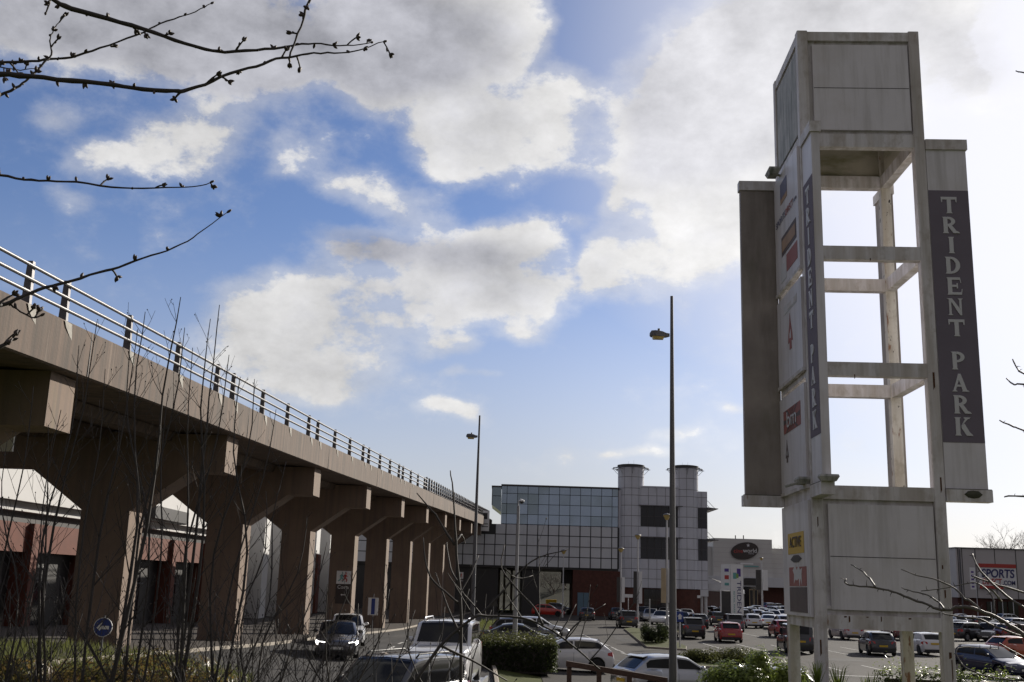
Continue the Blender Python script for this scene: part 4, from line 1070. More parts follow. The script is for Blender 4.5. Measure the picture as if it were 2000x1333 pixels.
for (x,z,w_,h_) in ((.55,zt3-.02,.05,.03),(.62,zt3-.02,.03,.12),(.95,zt3-.02,.04,.02),(1.2,zt3-.01,.02,.10),(1.72,zt3-.02,.05,.03),(2.38,zt3+.5,.03,.16),(2.42,zt2+.2,.03,.3),(2.36,zt3+.95,.025,.08),(.1,zt2-.6,.02,.2),(2.4,Z(720)-.05,.04,.35),(1.3,Z(507)+.03,.02,.06),(.9,Z(735)+.03,.02,.09),(2.41,zb3-.35,.05,.12),(2.43,zb3-.48,.02,.4),(.08,zb3-.2,.03,.3)):
    rs.poly([(x-w_/2,-.0025 if (x<.215 or x>2.285) else .0095,z-h_),(x+w_/2,-.0025 if (x<.215 or x>2.285) else .0095,z-h_*.8),(x+w_/2,-.0025 if (x<.215 or x>2.285) else .0095,z),(x-w_/2,-.0025 if (x<.215 or x>2.285) else .0095,z)])
rs.build('rust_stain',M['rust'],tw)
# floodlights and debris on the ledges
def flood(x,y,z,rz,s=1.0):
    r=Matrix.Translation((x,y,z))@Matrix.Rotation(rz,4,'Z')
    b=MB(); b.loft([[r@Vector(p) for p in ((-.16*s,-.1*s,0),(.16*s,-.1*s,0),(.16*s,.08*s,0),(-.16*s,.08*s,0))],[r@Vector(p) for p in ((-.22*s,-.14*s,.1*s),(.22*s,-.14*s,.1*s),(.22*s,.12*s,.1*s),(-.22*s,.12*s,.1*s))],[r@Vector(p) for p in ((-.2*s,-.12*s,.15*s),(.2*s,-.12*s,.15*s),(.2*s,.1*s,.15*s),(-.2*s,.1*s,.15*s))]],True,True)
    b.tube([r@Vector((0,.05*s,.05*s)),r@Vector((0,.35*s,-.05*s))],.03*s,6)
    b.build('floodlight',M['tdirty'],tw)
flood(-.2,1.75,z1b+.03,R(-90),1.0)
flood(-.12,.25,zt2+.02,R(90),.9); flood(.1,-FWID-.1,FB+.0,0,.8)
b=MB(); T=Matrix.Translation((WD+.5,-.035,FB-.09))@Matrix.Diagonal((.17,.03,.075,1)); 
b.lathe([(.001,-1),(.6,-.8),(1,0),(.6,.8),(.001,1)],n=14,M=T); b.build('dark_fitting',M['moss'],tw)

# ================================================================== lamp columns
def lamp(px,pyt,Y,label,base_r=.1,top_r=.038,head_py=655,reach=.42,mm='lamp',grp='tall lamp columns with one side lantern'):
    t=P(px,pyt,Y); x=t.x; z0=hgt(x,Y); H=t.z-z0
    root=empty('lamp_column',(x,Y,z0)); tag(root,label,'street lamp',grp)
    p=MB(); p.cyl((0,0),base_r*1.35,base_r*1.3,-.2,1.2,14); p.cyl((0,0),base_r,top_r,1.19,H,14); p.build('pole',M[mm],root,smooth=True,sharp=40)
    zh=P(px,head_py,Y).z-z0
    h=MB(); rings=[]
    for xx,w,a,c in ((-.06,.035,-.04,.04),(-.14,.06,-.06,.05),(-.24,.1,-.06,.09),(-.42,.13,-.05,.11),(-.52,.11,-.05,.1),(-.56,.05,-.03,.04)):
        rings.append([Vector((xx,-w,zh+a)),Vector((xx,w,zh+a)),Vector((xx,w*.8,zh+c*.8)),Vector((xx,w*.35,zh+c)),Vector((xx,-w*.35,zh+c)),Vector((xx,-w*.8,zh+c*.8))])
    h.loft(rings,True,True); h.cyl((-.33,0),.035,.03,zh+.09,zh+.16,10); h.build('lantern',M[mm],root)
    g=MB(); g.loft([[Vector((x_,y_,zh-.051)) for x_,y_ in ((-.5,-.09),(-.2,-.09),(-.2,.09),(-.5,.09))],[Vector((x_,y_,zh-.12)) for x_,y_ in ((-.48,-.07),(-.22,-.07),(-.22,.07),(-.48,.07))]],True,True); g.build('lens',M['lens'],root)
    return root
lamp(1312,579,26.5,'tall dark lamp column nearest the camera, its foot behind the silver hatchback')
lamp(937,812,47,'tall grey lamp column rising behind the white 4x4 on the trailer',head_py=853)
def lantern_post(px,pyt,Y,label,r=.07,ban=None,name='lantern_post'):
    t=P(px,pyt,Y); x=t.x; H=t.z
    root=empty(name,(x,Y,0)); tag(root,label,'street lamp','white lantern posts in the car park')
    p=MB(); p.cyl((0,0),r*1.5,r*1.4,-.1,1.3,10); p.cyl((0,0),r,r*.75,1.29,H-.5,10); p.build('pole',M['whitepole'],root,smooth=True,sharp=40)
    h=MB(); h.lathe([(.12,H-.55),(.32,H-.18),(.34,H-.12)],n=12); h.build('bowl',M['lens'],root)
    h=MB(); h.lathe([(.36,H-.118),(.3,H-.04),(.05,H+.06)],n=12); h.build('hood',M['lamp'],root)
    if ban:
        z0,z1,w,m2=ban; b=MB(); b.box(-r-w,-r-.02,-.14,.14,z0,z1); b.build('banner',M[m2],root)
        b=MB(); b.box(r+.02,r+w,-.14,.14,z0,z1); b.build('banner',M['signwhite'],root)
    return root
lantern_post(1302.5,1004,98,'white lantern post right beside the near dark lamp column, ochre banner on it',.1,(2.6,5.6,.42,'cream'))
lantern_post(1246,1044,120,'white lantern post with banner in front of the first round turret',.1,(2.2,5.6,.36,'soffit'))
lantern_post(1213,1070,128,'shorter white lantern post with banner by the brick wall corner',.09,(2.2,5.0,.36,'soffit'))
lantern_post(1101,1074,138,'thin pale lantern post before the dark undercroft passage',.08)
lantern_post(1487,1089,200,'tall white lantern post carrying a dark panel near the cinema doors',.16,(4.2,7.8,.9,'soffit'))
# CCTV mast
t=P(1013,975,56); zc=hgt(t.x,56)
cc=empty('camera_mast',(t.x,56,zc)); tag(cc,'pale grey camera mast with a dome camera above the clipped hedge','camera mast')
H=t.z-zc
p=MB(); p.cyl((0,0),.125,.12,-.2,2.2,12); p.cyl((0,0),.09,.065,2.19,H-.35,12); p.build('pole',M['greypole'],cc,smooth=True,sharp=40)
p=MB(); p.tube([(0,0,H-.4),(0,0,H-.1),(.12,0,H),(.16,0,H-.02)],.03,6); p.build('arm',M['whitepole'],cc)
p=MB(); p.lathe([(.02,H+.0),(.13,H-.05),(.14,H-.12)],(.16,0,0),14); p.build('hood',M['signwhite'],cc,smooth=True,sharp=50)
p=MB(); p.lathe([(.12,H-.121),(.11,H-.19),(.02,H-.24)],(.16,0,0),14); p.build('dome',M['darkglass'],cc,smooth=True,sharp=50)
# totem
TY=126.0
a=P(1428,1190,TY); c=P(1451,1103,TY); 
tt=empty('totem_sign',((a.x+c.x)/2,TY,0)); tag(tt,'tall white totem sign reading TRIDENT in front of the cinema','sign')
w=(c.x-a.x)/2; H=c.z
b=MB(); b.box(-w,w,0,.35,0,H); b.build('front_board',M['signwhite'],tt)
l0=P(1415,1150,TY).x-tt.location.x
b=MB(); b.loft([[Vector((-w-.02,.05,z)),Vector((-w-.02,.35,z)),Vector((l0,1.9,z)),Vector((l0,1.6,z))] for z in (H-3.0,H)],True,True); b.build('side_board',M['signwhite'],tt)
b=MB(); b.loft([[Vector((-w-.02,.1,z)),Vector((-w-.02,.3,z)),Vector((l0,1.85,z)),Vector((l0,1.65,z))] for z in (0,H-3.02)],True,True); b.build('side_base',M['soffit'],tt)
text_mesh('TRIDENT','lettering',M['navy'],tt,(w*.28,-.012,H*.42),(0,0,-1),(1,0,0),w*.95,.015,width=H*.62)
text_mesh('RETAIL PARK','lettering',M['teal'],tt,(-w*.5,-.012,H*.38),(0,0,-1),(1,0,0),w*.35,.015,width=H*.36)
for (u0,u1,v0,v1,m_) in ((0.0,.62,.80,.93,'purple'),(-.62,-.05,.76,.86,'teal'),(-.15,.25,.775,.845,'green')):
    b=MB(); d={'purple':.01,'teal':.014,'green':.018}[m_]; b.box(u0*w,u1*w,-d,-.001,v0*H,v1*H); b.build('logo_square',M[m_],tt)
du=Vector((l0+w+.02,1.55,0)).normalized()
for (v,h_,m_) in ((.5,.35,'purple'),(1.25,.45,'red'),(2.1,.3,'teal')):
    b=MB(); n_=Vector((du.y,-du.x,0)); 
    if n_.y>0: n_=-n_
    p0=Vector((-w-.02,.05,0))+du*.3; p1=Vector((-w-.02,.05,0))+du*1.1; zz=H-v
    b.loft([[p0+Vector((0,0,zz)),p1+Vector((0,0,zz)),p1+n_*.02+Vector((0,0,zz)),p0+n_*.02+Vector((0,0,zz))],[p0+Vector((0,0,zz-h_)),p1+Vector((0,0,zz-h_)),p1+n_*.02+Vector((0,0,zz-h_)),p0+n_*.02+Vector((0,0,zz-h_))]],True,True); b.build('tenant_panel',M[m_],tt)
# timber knee rail in front of the car park
def knee_rail(px0,py0,px1,py1,Y0,Y1,n,label):
    A=P(px0,py0,Y0); B=P(px1,py1,Y1); root=empty('timber_fence',(A.x,A.y,hgt(A.x,A.y))); tag(root,label,'fence')
    o=Vector(root.location)
    for t in fr(0,1,n):
        p=A.lerp(B,t)-o; b=MB(); b.box(p.x-.07,p.x+.07,p.y-.07,p.y+.07,-.6,p.z+.02); b.build('post',M['timber'],root)
    b=MB(); p0=A-o; p1=B-o
    b.loft([[p0+Vector((-.1,-.08,-.07)),p0+Vector((-.1,-.08,.09)),p0+Vector((-.1,.06,.09)),p0+Vector((-.1,.06,-.07))],[p1+Vector((.2,-.08,-.07)),p1+Vector((.2,-.08,.09)),p1+Vector((.2,.06,.09)),p1+Vector((.2,.06,-.07))]],True,True); b.build('rail',M['timber'],root)
knee_rail(1112,1297,1290,1330,34,33,3,'low brown timber rail fence in front of the two nearest hatchbacks')
# ================================================================== vehicles
PAINT={}
def paintm(key,col,metal=0.0,rough=0.28,coat=1.0):
    m=mat('car paint '+key,col,rough,metal=metal,coat=coat); PAINT[key]=m
for k,c,me in (('white',(.66,.66,.67),0),('silver',(.42,.43,.45),.7),('pale silver',(.55,.56,.58),.6),('black',(.010,.010,.012),0),('red',(.32,.012,.012),.0),('bright red',(.42,.02,.012),0),('dark blue',(.012,.018,.06),.3),('grey',(.09,.09,.1),.5),('dark grey',(.035,.035,.04),.4),('maroon',(.09,.012,.014),.2),('orange',(.45,.075,.015),0),('blue',(.03,.06,.16),.3),('rose silver',(.4,.37,.38),.6)):
    paintm(k,c,me)
CARS={
 'hatch':dict(L=4.2,W=1.78,H=1.48,wh=(.83,3.42),wr=.31,top=[(0,.56),(.06,.64),(.16,.72),(.55,.83),(1.05,.93),(1.4,.96),(2.5,1.0),(3.5,1.03),(3.95,1.01),(4.12,.95),(4.2,.72)],cab=(1.0,1.98,3.5,4.10),pill=[(1.35,2.35),(2.43,3.62)],spoil=True),
 'suv':dict(L=4.4,W=1.84,H=1.66,wh=(.85,3.55),wr=.36,top=[(0,.62),(.06,.74),(.16,.86),(.5,.97),(1.0,1.05),(1.4,1.08),(2.5,1.1),(3.7,1.13),(4.2,1.11),(4.33,1.02),(4.4,.75)],cab=(.98,1.8,3.75,4.30),pill=[(1.35,2.3),(2.4,3.35),(3.43,3.95)],spoil=True),
 'saloon':dict(L=4.6,W=1.8,H=1.45,wh=(.9,3.65),wr=.32,top=[(0,.56),(.06,.64),(.16,.72),(.6,.83),(1.2,.93),(1.5,.96),(2.6,1.0),(3.8,1.02),(4.3,1.02),(4.5,.98),(4.6,.72)],cab=(1.15,2.15,3.25,4.05),pill=[(1.5,2.45),(2.53,3.5)],spoil=False),
 'estate':dict(L=4.6,W=1.8,H=1.5,wh=(.9,3.6),wr=.32,top=[(0,.56),(.06,.64),(.16,.72),(.6,.83),(1.2,.93),(1.5,.96),(2.6,1.0),(3.9,1.03),(4.4,1.02),(4.53,.96),(4.6,.72)],cab=(1.15,2.1,4.0,4.5),pill=[(1.5,2.4),(2.48,3.35),(3.42,4.1)],spoil=False),
 'mpv':dict(L=4.4,W=1.8,H=1.68,wh=(.85,3.6),wr=.32,top=[(0,.6),(.06,.68),(.16,.78),(.5,.9),(.8,.98),(1.2,1.02),(2.5,1.05),(3.8,1.08),(4.2,1.06),(4.34,.98),(4.4,.72)],cab=(.78,1.8,3.95,4.30),pill=[(1.2,2.2),(2.3,3.2),(3.28,4.0)],spoil=True),
 'van':dict(L=4.4,W=1.8,H=1.84,wh=(.85,3.5),wr=.32,top=[(0,.6),(.06,.7),(.16,.82),(.5,.95),(.9,1.03),(1.3,1.06),(2.5,1.1),(3.9,1.12),(4.25,1.12),(4.36,1.0),(4.4,.72)],cab=(.88,1.7,4.1,4.35),pill=[(1.25,2.2)],spoil=False),
 'panel_hatch':dict(L=3.95,W=1.7,H=1.46,wh=(.78,3.22),wr=.3,top=[(0,.56),(.06,.64),(.16,.72),(.5,.83),(.95,.93),(1.3,.96),(2.3,1.0),(3.2,1.02),(3.7,1.0),(3.87,.94),(3.95,.7)],cab=(.95,1.85,3.4,3.86),pill=[(1.3,2.25)],spoil=False),
 'offroader':dict(L=4.75,W=1.88,H=1.84,wh=(.88,3.7),wr=.39,top=[(0,.72),(.05,.9),(.14,1.03),(.4,1.1),(1.1,1.16),(1.5,1.18),(2.6,1.2),(4.0,1.22),(4.55,1.21),(4.68,1.1),(4.75,.8)],cab=(1.22,1.98,4.25,4.62),pill=[(1.6,2.5),(2.6,3.5),(3.6,4.35)],spoil=False,rails=True),
 'luxury_offroader':dict(L=4.85,W=1.94,H=1.82,wh=(.92,3.78),wr=.39,top=[(0,.7),(.05,.88),(.14,1.0),(.4,1.08),(1.1,1.13),(1.5,1.15),(2.6,1.16),(4.0,1.18),(4.6,1.17),(4.76,1.08),(4.85,.8)],cab=(1.2,2.05,4.3,4.72),pill=[(1.6,2.55),(2.65,3.55),(3.65,4.4)],spoil=True,rails=True),
}
def wheel_mesh(r):
    w=.2; T=Matrix.Rotation(R(90),4,'X')
    t=MB(); t.lathe([(r*.62,-w/2),(r*.93,-w/2),(r,-w/2+.03),(r,w/2-.03),(r*.93,w/2),(r*.62,w/2),(r*.6,0.03),(r*.6,-.03)],n=20,M=T)
    tyre=t.build('tyre',M['rubber'],smooth=True,sharp=40)
    m=MB(); 
    for s_ in (1,-1):
        m.lathe([(.001,s_*.04),(r*.6,s_*.04),(r*.6,s_*.05),(.001,s_*.05)],n=14,M=T)
        for k in range(5):
            a=2*pi*k/5; c=Vector((cos(a),0,sin(a))); p=Vector((-sin(a),0,cos(a)))
            y0,y1=s_*.052,s_*.085
            m.loft([[c*.02*1+p*.05+Vector((0,y0,0)),c*(r*.61)+p*.035+Vector((0,y0,0)),c*(r*.61)-p*.035+Vector((0,y0,0)),c*.02-p*.05+Vector((0,y0,0))],[c*.02+p*.04+Vector((0,y1,0)),c*(r*.61)+p*.028+Vector((0,y1,0)),c*(r*.61)-p*.028+Vector((0,y1,0)),c*.02-p*.04+Vector((0,y1,0))]],True,True,1)
        ring=[]
    m.lathe([(r*.56,-.095),(r*.635,-.095),(r*.635,.095),(r*.56,.095)],n=20,mi=1,M=T)
    rim=m.build('rim',[M['black'],M['rim']])
    return tyre,rim
PROTO={}
def make_car(kind):
    d=CARS[kind]; L,Wd,H=d['L'],d['W'],d['H']; wr=d['wr']; top=d['top']
    Xs=lambda s: L/2-s
    TOP=lambda s: interp(s,top)
    def HW(s):
        return Wd/2*interp(s,[(0,.74),(.06,.84),(.2,.93),(.6,.985),(1.2,1),(L-1.0,1),(L-.4,.975),(L-.1,.92),(L,.82)])
    arch=wr+.065
    def BOT(s):
        z=interp(s,[(0,.34),(.1,.24),(.3,.2),(L-.3,.22),(L-.08,.28),(L,.4)])
        for sw in d['wh']:
            q=abs(s-sw)
            if q<arch: z=max(z,wr+sqrt(arch*arch-q*q))
        return z
    st=set([0,.03,.08,.16,.3,.45,.6,L-.45,L-.3,L-.16,L-.08,L-.03,L]+[q[0] for q in top])
    for sw in d['wh']:
        for k in range(-8,9): st.add(round(sw+arch*sin(pi/2*k/8)*.9999,4))
        st.add(sw-arch-.005); st.add(sw+arch+.005)
    st|={1.6,1.9,2.2,2.5,2.8}
    st=sorted(x for x in st if 0<=x<=L)
    root=empty('proto_'+kind)
    b=MB(); rings=[]
    for s in st:
        w,zb,zt=HW(s),BOT(s),TOP(s)
        if s<.001: zt=TOP(0)
        f=[(.93,0),(1.0,.22 if zb<.4 else .1),(1.0,.55),(.975,.86),(.9,.985)]
        right=[(w*a,zb+(zt-zb)*c) for a,c in f]
        pts=[Vector((Xs(s),-y,z)) for y,z in right]+[Vector((Xs(s),0,zt+.02))]+[Vector((Xs(s),y,z)) for y,z in reversed(right)]
        rings.append(pts)
    b.loft(rings,True,True)
    # cabin shell
    c0,c1,c2,c3=d['cab']; cs=sorted(set([c0,c0+(c1-c0)*.5,c1-.12,c1,c1+.25,(c1+c2)/2,c2-.25,c2,c2+(c3-c2)*.5,c3]+fr(c1,c2,5)))
    def ZR(s): return interp(s,[(c0,TOP(c0)),(c0+(c1-c0)*.5,TOP(c0)*.45+H*.55-.03),(c1-.12,H-.075),(c1,H-.045),(c1+.3,H-.012),((c1+c2)/2,H),(c2-.3,H-.02),(c2,H-.055),(c2+(c3-c2)*.5,TOP(c3)*.42+H*.58-.06),(c3,TOP(c3))])
    belt=lambda s: TOP(s)-.02
    def WB(s): return HW(s)*.895
    RW=Wd/2*(.76 if H<1.6 else (.82 if H<1.8 else .84))
    def WT(s):
        t=max(0,min(1,(ZR(s)-belt(s))/(H-belt(s)))); return WB(s)*(1-t)+RW*t
    rings=[]
    for s in cs:
        z=ZR(s); wt=WT(s); hh=z-belt(s); e=min(.06,hh*.25)
        right=[(WB(s),belt(s)),(WB(s)*.02+wt*.98 if hh<.05 else wt+.015,z-e),(wt-min(.09,wt*.12),z-e*.2)]
        rings.append([Vector((Xs(s),-y,zz)) for y,zz in right]+[Vector((Xs(s),0,z+.02*min(1,hh*3)))]+[Vector((Xs(s),y,zz)) for y,zz in reversed(right)])
    b.loft(rings,False,False)
    body=b.build('body',PAINT['white'],root,smooth=True,sharp=32)
    def sidept(s,z,sg,off=.008):
        zz=ZR(s); e=min(.06,(zz-belt(s))*.25); z1=zz-e
        t=(z-belt(s))/max(.05,(z1-belt(s))); y=WB(s)*(1-t)+(WT(s)+.015)*t
        return Vector((Xs(s),sg*(y+off),z))
    for sg in (1,-1):
        for (a,c) in d['pill']:
            g=MB(); rr=[]
            for k in range(9):
                s=a+(c-a)*k/8; lo=belt(s)+.055; hi=max(lo+.01,ZR(s)-.115)
                rr.append([sidept(s,lo,sg),sidept(s,(lo+hi)/2,sg,.012),sidept(s,hi,sg)])
            g.loft(rr if sg<0 else rr,False,False); g.build('window',M['cglass'],root,smooth=True)
    def screen(name,a,c,ins0,ins1):
        g=MB(); rr=[]
        for k in range(7):
            s=a+(c-a)*k/6; z=ZR(s); wt=WT(s)-min(.09,WT(s)*.12); ins=ins0+(ins1-ins0)*k/6; hh=z-belt(s)
            zc=.02*min(1,hh*3); e=min(.06,hh*.25)
            rr.append([Vector((Xs(s)+(.008 if a<2 else -.008),u*(wt-ins),z-e*.2*abs(u)+zc*(1-abs(u))+.012)) for u in (-1,-.5,0,.5,1)])
        g.loft(rr,False,False); return g.build(name,M['cglass'],root,smooth=True)
    screen('windscreen',c0+.07,c1-.05,.0,.02)
    if kind not in('van',): screen('rear_window',c2+.08,c3-.09,.05,.06)
    else: screen('rear_window',c2+.03,c3-.06,.12,.14)
    # underside box, sills, bumpers in dark plastic
    u=MB(); u.box(-L/2+.15,L/2-.15,-Wd/2+.24,Wd/2-.24,.19,.62); u.build('underbody',M['black'],root)
    # arches liner
    u=MB(); u.loft([[Vector((L/2+.004-.0,-Wd/2*.62,.36)),Vector((L/2+.004,Wd/2*.62,.36)),Vector((L/2-.02,Wd/2*.66,.5)),Vector((L/2-.02,-Wd/2*.66,.5))],[Vector((L/2-.3,-Wd/2*.62,.36)),Vector((L/2-.3,Wd/2*.62,.36)),Vector((L/2-.3,Wd/2*.66,.5)),Vector((L/2-.3,-Wd/2*.66,.5))]],True,True); u.build('grille',M['black'],root)
    u=MB(); u.box(-L/2-.025,-L/2+.25,-Wd/2*.8,Wd/2*.8,.27,.42); u.build('rear_valance',M['black'],root)
    zt=top[-2][1]
    for sg in (1,-1):
        g=MB(); z0=zt-.22; z1=zt-.02 if kind in('saloon','hatch','panel_hatch') else zt+.05
        yo=HW(L-.1)
        g.loft([[Vector((-L/2+.30,sg*(HW(L-.3)*.99+.012),z0+.05)),Vector((-L/2+.06,sg*(HW(L-.06)+.012),z0)),Vector((-L/2-.005,sg*HW(L)*.66,z0+.03))],[Vector((-L/2+.30,sg*(HW(L-.3)*.975+.012),z1-.04)),Vector((-L/2+.09,sg*(HW(L-.06)*.985+.012),z1)),Vector((-L/2+.03,sg*HW(L)*.7,z1-.03))]],True,True)
        g.build('tail_light',M['taillight'],root)
        g=MB(); z0=top[1][1]-.07; z1=top[2][1]-.015
        g.loft([[Vector((L/2-.42,sg*(HW(.42)+.01),z0+.07)),Vector((L/2-.10,sg*(HW(.1)+.012),z0)),Vector((L/2-.012,sg*HW(0)*.72,z0-.02))],[Vector((L/2-.42,sg*(HW(.42)*.985+.01),z1+.03)),Vector((L/2-.14,sg*(HW(.12)*.97),z1)),Vector((L/2-.08,sg*HW(0)*.72,z1-.02))]],True,True)
        g.build('headlight',M['headlight'],root)
        s=c0+.42; p=sidept(s,belt(s)+.06,sg); g=MB(); T=Matrix.Translation(p+Vector((0,sg*.13,.05)))@Matrix.Diagonal((.07,.11,.075,1))
        g.lathe([(.05,-1),(.75,-.75),(1,-.1),(.9,.6),(.3,1)],n=10,M=T); g.build('wing_mirror',M['black'],root,smooth=True)
    # plates
    u=MB(); z=.62 if kind not in ('van','panel_hatch') else .78
    u.box(-L/2-.03,-L/2+.03,-.26,.26,z-.055,z+.055); u.build('rear_plate',M['plate_y'],root)
    u=MB(); u.box(L/2-.02,L/2+.016,-.26,.26,.4,.5); u.build('front_plate',M['plate_w'],root)
    if d.get('spoil'):
        u=MB(); z=ZR(c2); w=WT(c2)-.1; u.loft([[Vector((Xs(c2-.02),-w,z+.0)),Vector((Xs(c2-.02),w,z+.0)),Vector((Xs(c2-.02),w,z+.03)),Vector((Xs(c2-.02),-w,z+.03))],[Vector((Xs(c2+.16),-w*.96,z-.035)),Vector((Xs(c2+.16),w*.96,z-.035)),Vector((Xs(c2+.16),w*.96,z-.01)),Vector((Xs(c2+.16),-w*.96,z-.01))]],True,True)
        u.build('spoiler',PAINT['white'],root)
    if d.get('rails'):
        for sg in (1,-1):
            u=MB(); y=sg*(RW-.13); u.tube([(Xs(c1+.15),y,H-.03),(Xs(c1+.3),y,H+.05),(Xs(c2-.3),y,H+.05),(Xs(c2-.1),y,H-.05)],.022,6); u.build('roof_rail',M['rim' if kind=='offroader' else 'black'],root,smooth=True)
    # door shut lines and handles
    j=MB()
    for sg in (1,-1):
        for s in (d['pill'][0][0]+.02,d['pill'][0][1]+.04,(d['pill'][1][1]-.1 if len(d['pill'])>1 else d['pill'][0][1]+.05)):
            w=HW(s); 
            for za,zb_,fa,fb in ((.32,.5,1.0,1.0),(.5,.8,1.0,.99),):
                zt_=TOP(s); j.loft([[Vector((Xs(s)-.006,sg*(w+.003),.42)),Vector((Xs(s)+.006,sg*(w+.003),.42))],[Vector((Xs(s)-.006,sg*(w+.003),.2+(zt_-.2)*.55)),Vector((Xs(s)+.006,sg*(w+.003),.2+(zt_-.2)*.55))],[Vector((Xs(s)-.006,sg*(w*.976+.003),.2+(zt_-.2)*.85)),Vector((Xs(s)+.006,sg*(w*.976+.003),.2+(zt_-.2)*.85))]],False,False); break
    j.build('door_seam',M['black'],root)
    tyre,rim=wheel_mesh(wr)
    tyre.name='wheel'
    first=True
    for sw in d['wh']:
        for sg in (1,-1):
            t=tyre if first else tyre.copy(); r=rim if first else rim.copy()
            if not first: COL.objects.link(t); COL.objects.link(r)
            first=False
            t.name='wheel'; r.name='rim'
            t.parent=root; t.location=(Xs(sw),sg*(Wd/2-.115),wr); r.parent=t
    return root
CHILD={}
def register(root):
    ch=[o for o in COL.objects if o.parent is root]
    CHILD[root.name]=[(c,[g for g in COL.objects if g.parent is c]) for c in ch]
USED=set()
FARSKIP=('grille','underbody','door_seam','wing_mirror','spoiler')
def car(kind,colour,x,y,head,label,group=None,z=None,name='parked_car',cat='car',opts=()):
    if kind not in PROTO:
        PROTO[kind]=make_car(kind); register(PROTO[kind])
    src=PROTO[kind]; r=src.copy(); COL.objects.link(r); r.name=name
    r.location=(x,y,(hgt(x,y)+.012) if z is None else z); r.rotation_euler=(0,0,R(90-head))
    for k in list(r.keys()): del r[k]
    tag(r,label,cat,group)
    far=sqrt(x*x+y*y)>118
    for c,gs in CHILD[src.name]:
        base=c.name.split('.')[0]
        if far and base in FARSKIP: continue
        n=c.copy(); COL.objects.link(n); n.parent=r; n.name=base
        if base in('body','spoiler'):
            n.material_slots[0].link='OBJECT'; n.material_slots[0].material=PAINT[colour]
        if base=='wing_mirror' and colour in('white','silver','red'):
            n.material_slots[0].link='OBJECT'; n.material_slots[0].material=PAINT[colour]
        if base=='headlight' and 'lit' in opts:
            n.material_slots[0].link='OBJECT'; n.material_slots[0].material=M['headlit']
        if base=='tail_light' and 'brake' in opts:
            n.material_slots[0].link='OBJECT'; n.material_slots[0].material=M['brakelit']
        if base=='body' and 'blackroof' in opts: pass
        if not far:
            for g in gs:
                h=g.copy(); COL.objects.link(h); h.parent=n; h.name=g.name.split('.')[0]
    return r
GP='cars parked in the retail park'
def carp(kind,colour,px,py,head,label,dz=0.0,**k):
    g=G(px,py,dz); return car(kind,colour,g.x,g.y,head,label,GP,**k)
# (kind, colour, px centre, base py of the car's middle, heading)
carp('hatch','bright red',1071,1204,97,'red hatchback side on beside the passage under the glazed building')
carp('hatch','dark blue',1092,1199.5,97,'dark blue hatchback half hidden behind the red side on hatchback')
carp('hatch','black',1146,1212,2,'black hatchback driving away down the middle lane toward the brick wall')
carp('hatch','dark grey',1204,1211,0,'dark hatchback just left of and beyond the black rear facing hatchback')
carp('suv','black',1224,1226,0,'black hatchback seen from behind at the head of the left aisle')
g=P(1052,1200,82); car('estate','pale silver',g.x,82,92,'pale silver estate with a bright roof, third beyond the clipped hedge',GP)
car('hatch','silver',1.75,75.5,90,'silver hatchback nose to the lane, second beyond the clipped hedge',GP)
car('suv','grey',1.3,69.5,90,'grey car between the black car and the silver hatchback by the hedge',GP)
car('saloon','black',.95,62.5,90,'black saloon with a bright roof edge right behind the clipped hedge',GP)
car('hatch','white',2.85,50.3,-91,'white hatchback side on with its tail at the car park lane, beside the hedge',GP)
car('hatch','silver',6.05,39.8,66,'silver hatchback in the foreground behind the near dark lamp column',GP)
carp('suv','dark grey',1347,1247,-2,'dark grey SUV seen from behind next to the small blue plate')
carp('hatch','black',1361,1228,-2,'black car beyond the dark grey SUV, only its right rear showing')
carp('hatch','white',1292,1220,200,'white hatchback facing the camera beside the lantern post with the ochre banner')
carp('estate','silver',1271,1214,190,'silver car facing the camera left of the white facing hatchback')
carp('hatch','pale silver',1299,1210,195,'pale car behind the white facing hatchback near the ochre banner post')
carp('hatch','maroon',1250,1205,10,'dark red car in the shade before the brick base between the turrets')
carp('hatch','white',1359,1206,0,'white hatchback in front of the second round turret')
carp('suv','white',1386,1207,0,'white SUV parked just right of the hatchback by the second turret')
carp('saloon','dark grey',1372,1200,0,'dark car roof showing behind the white hatchback and white SUV')
carp('hatch','grey',1419,1194,0,'grey hatchback farthest back, close to the foot of the TRIDENT totem')
carp('hatch','pale silver',1412,1203,5,'pale silver hatchback in the second far row left of the totem')
carp('hatch','dark grey',1400,1209,0,'dark hatchback next to the white SUV in the far row')
carp('mpv','grey',1431,1234,4,'grey people carrier standing right behind the red hatchback')
carp('hatch','red',1422,1254,4,'red hatchback seen from behind in the middle of the car park')
carp('hatch','white',1467,1227,2,'white hatchback seen from behind right of the grey people carrier')
carp('saloon','pale silver',1503,1227,16,'silver saloon turned slightly, right of the white rear facing hatchback')
carp('suv','dark grey',1459,1211,0,'dark SUV in the row beyond the white rear facing hatchback')
carp('hatch','silver',1449,1206,0,'silver hatchback behind the dark SUV below the totem')
carp('saloon','white',1491,1206,180,'white saloon facing the camera with a dark windscreen in the far row')
carp('estate','pale silver',1519,1203,150,'pale silver estate at an angle in the far row beside the sign tower')
carp('hatch','silver',1512,1214,185,'silver hatchback facing the camera in front of the angled estate')
carp('hatch','silver',1529,1230,2,'silver hatchback just beyond the red car that touches the tower leg')
carp('hatch','red',1527,1245,2,'red hatchback partly hidden by the rear left leg of the sign tower')
carp('van','black',1553,1275,4,'black van between the left legs of the sign tower')
carp('suv','blue',1505,1193,60,'blue car parked by the cinema doors')
carp('hatch','black',1521,1192,60,'black car parked beside the blue one by the cinema doors')
carp('saloon','rose silver',1652,1249,-3,'silver saloon seen from behind through the tower legs')
carp('hatch','black',1713,1279,7,'small black hatchback seen from behind between the rear tower legs')
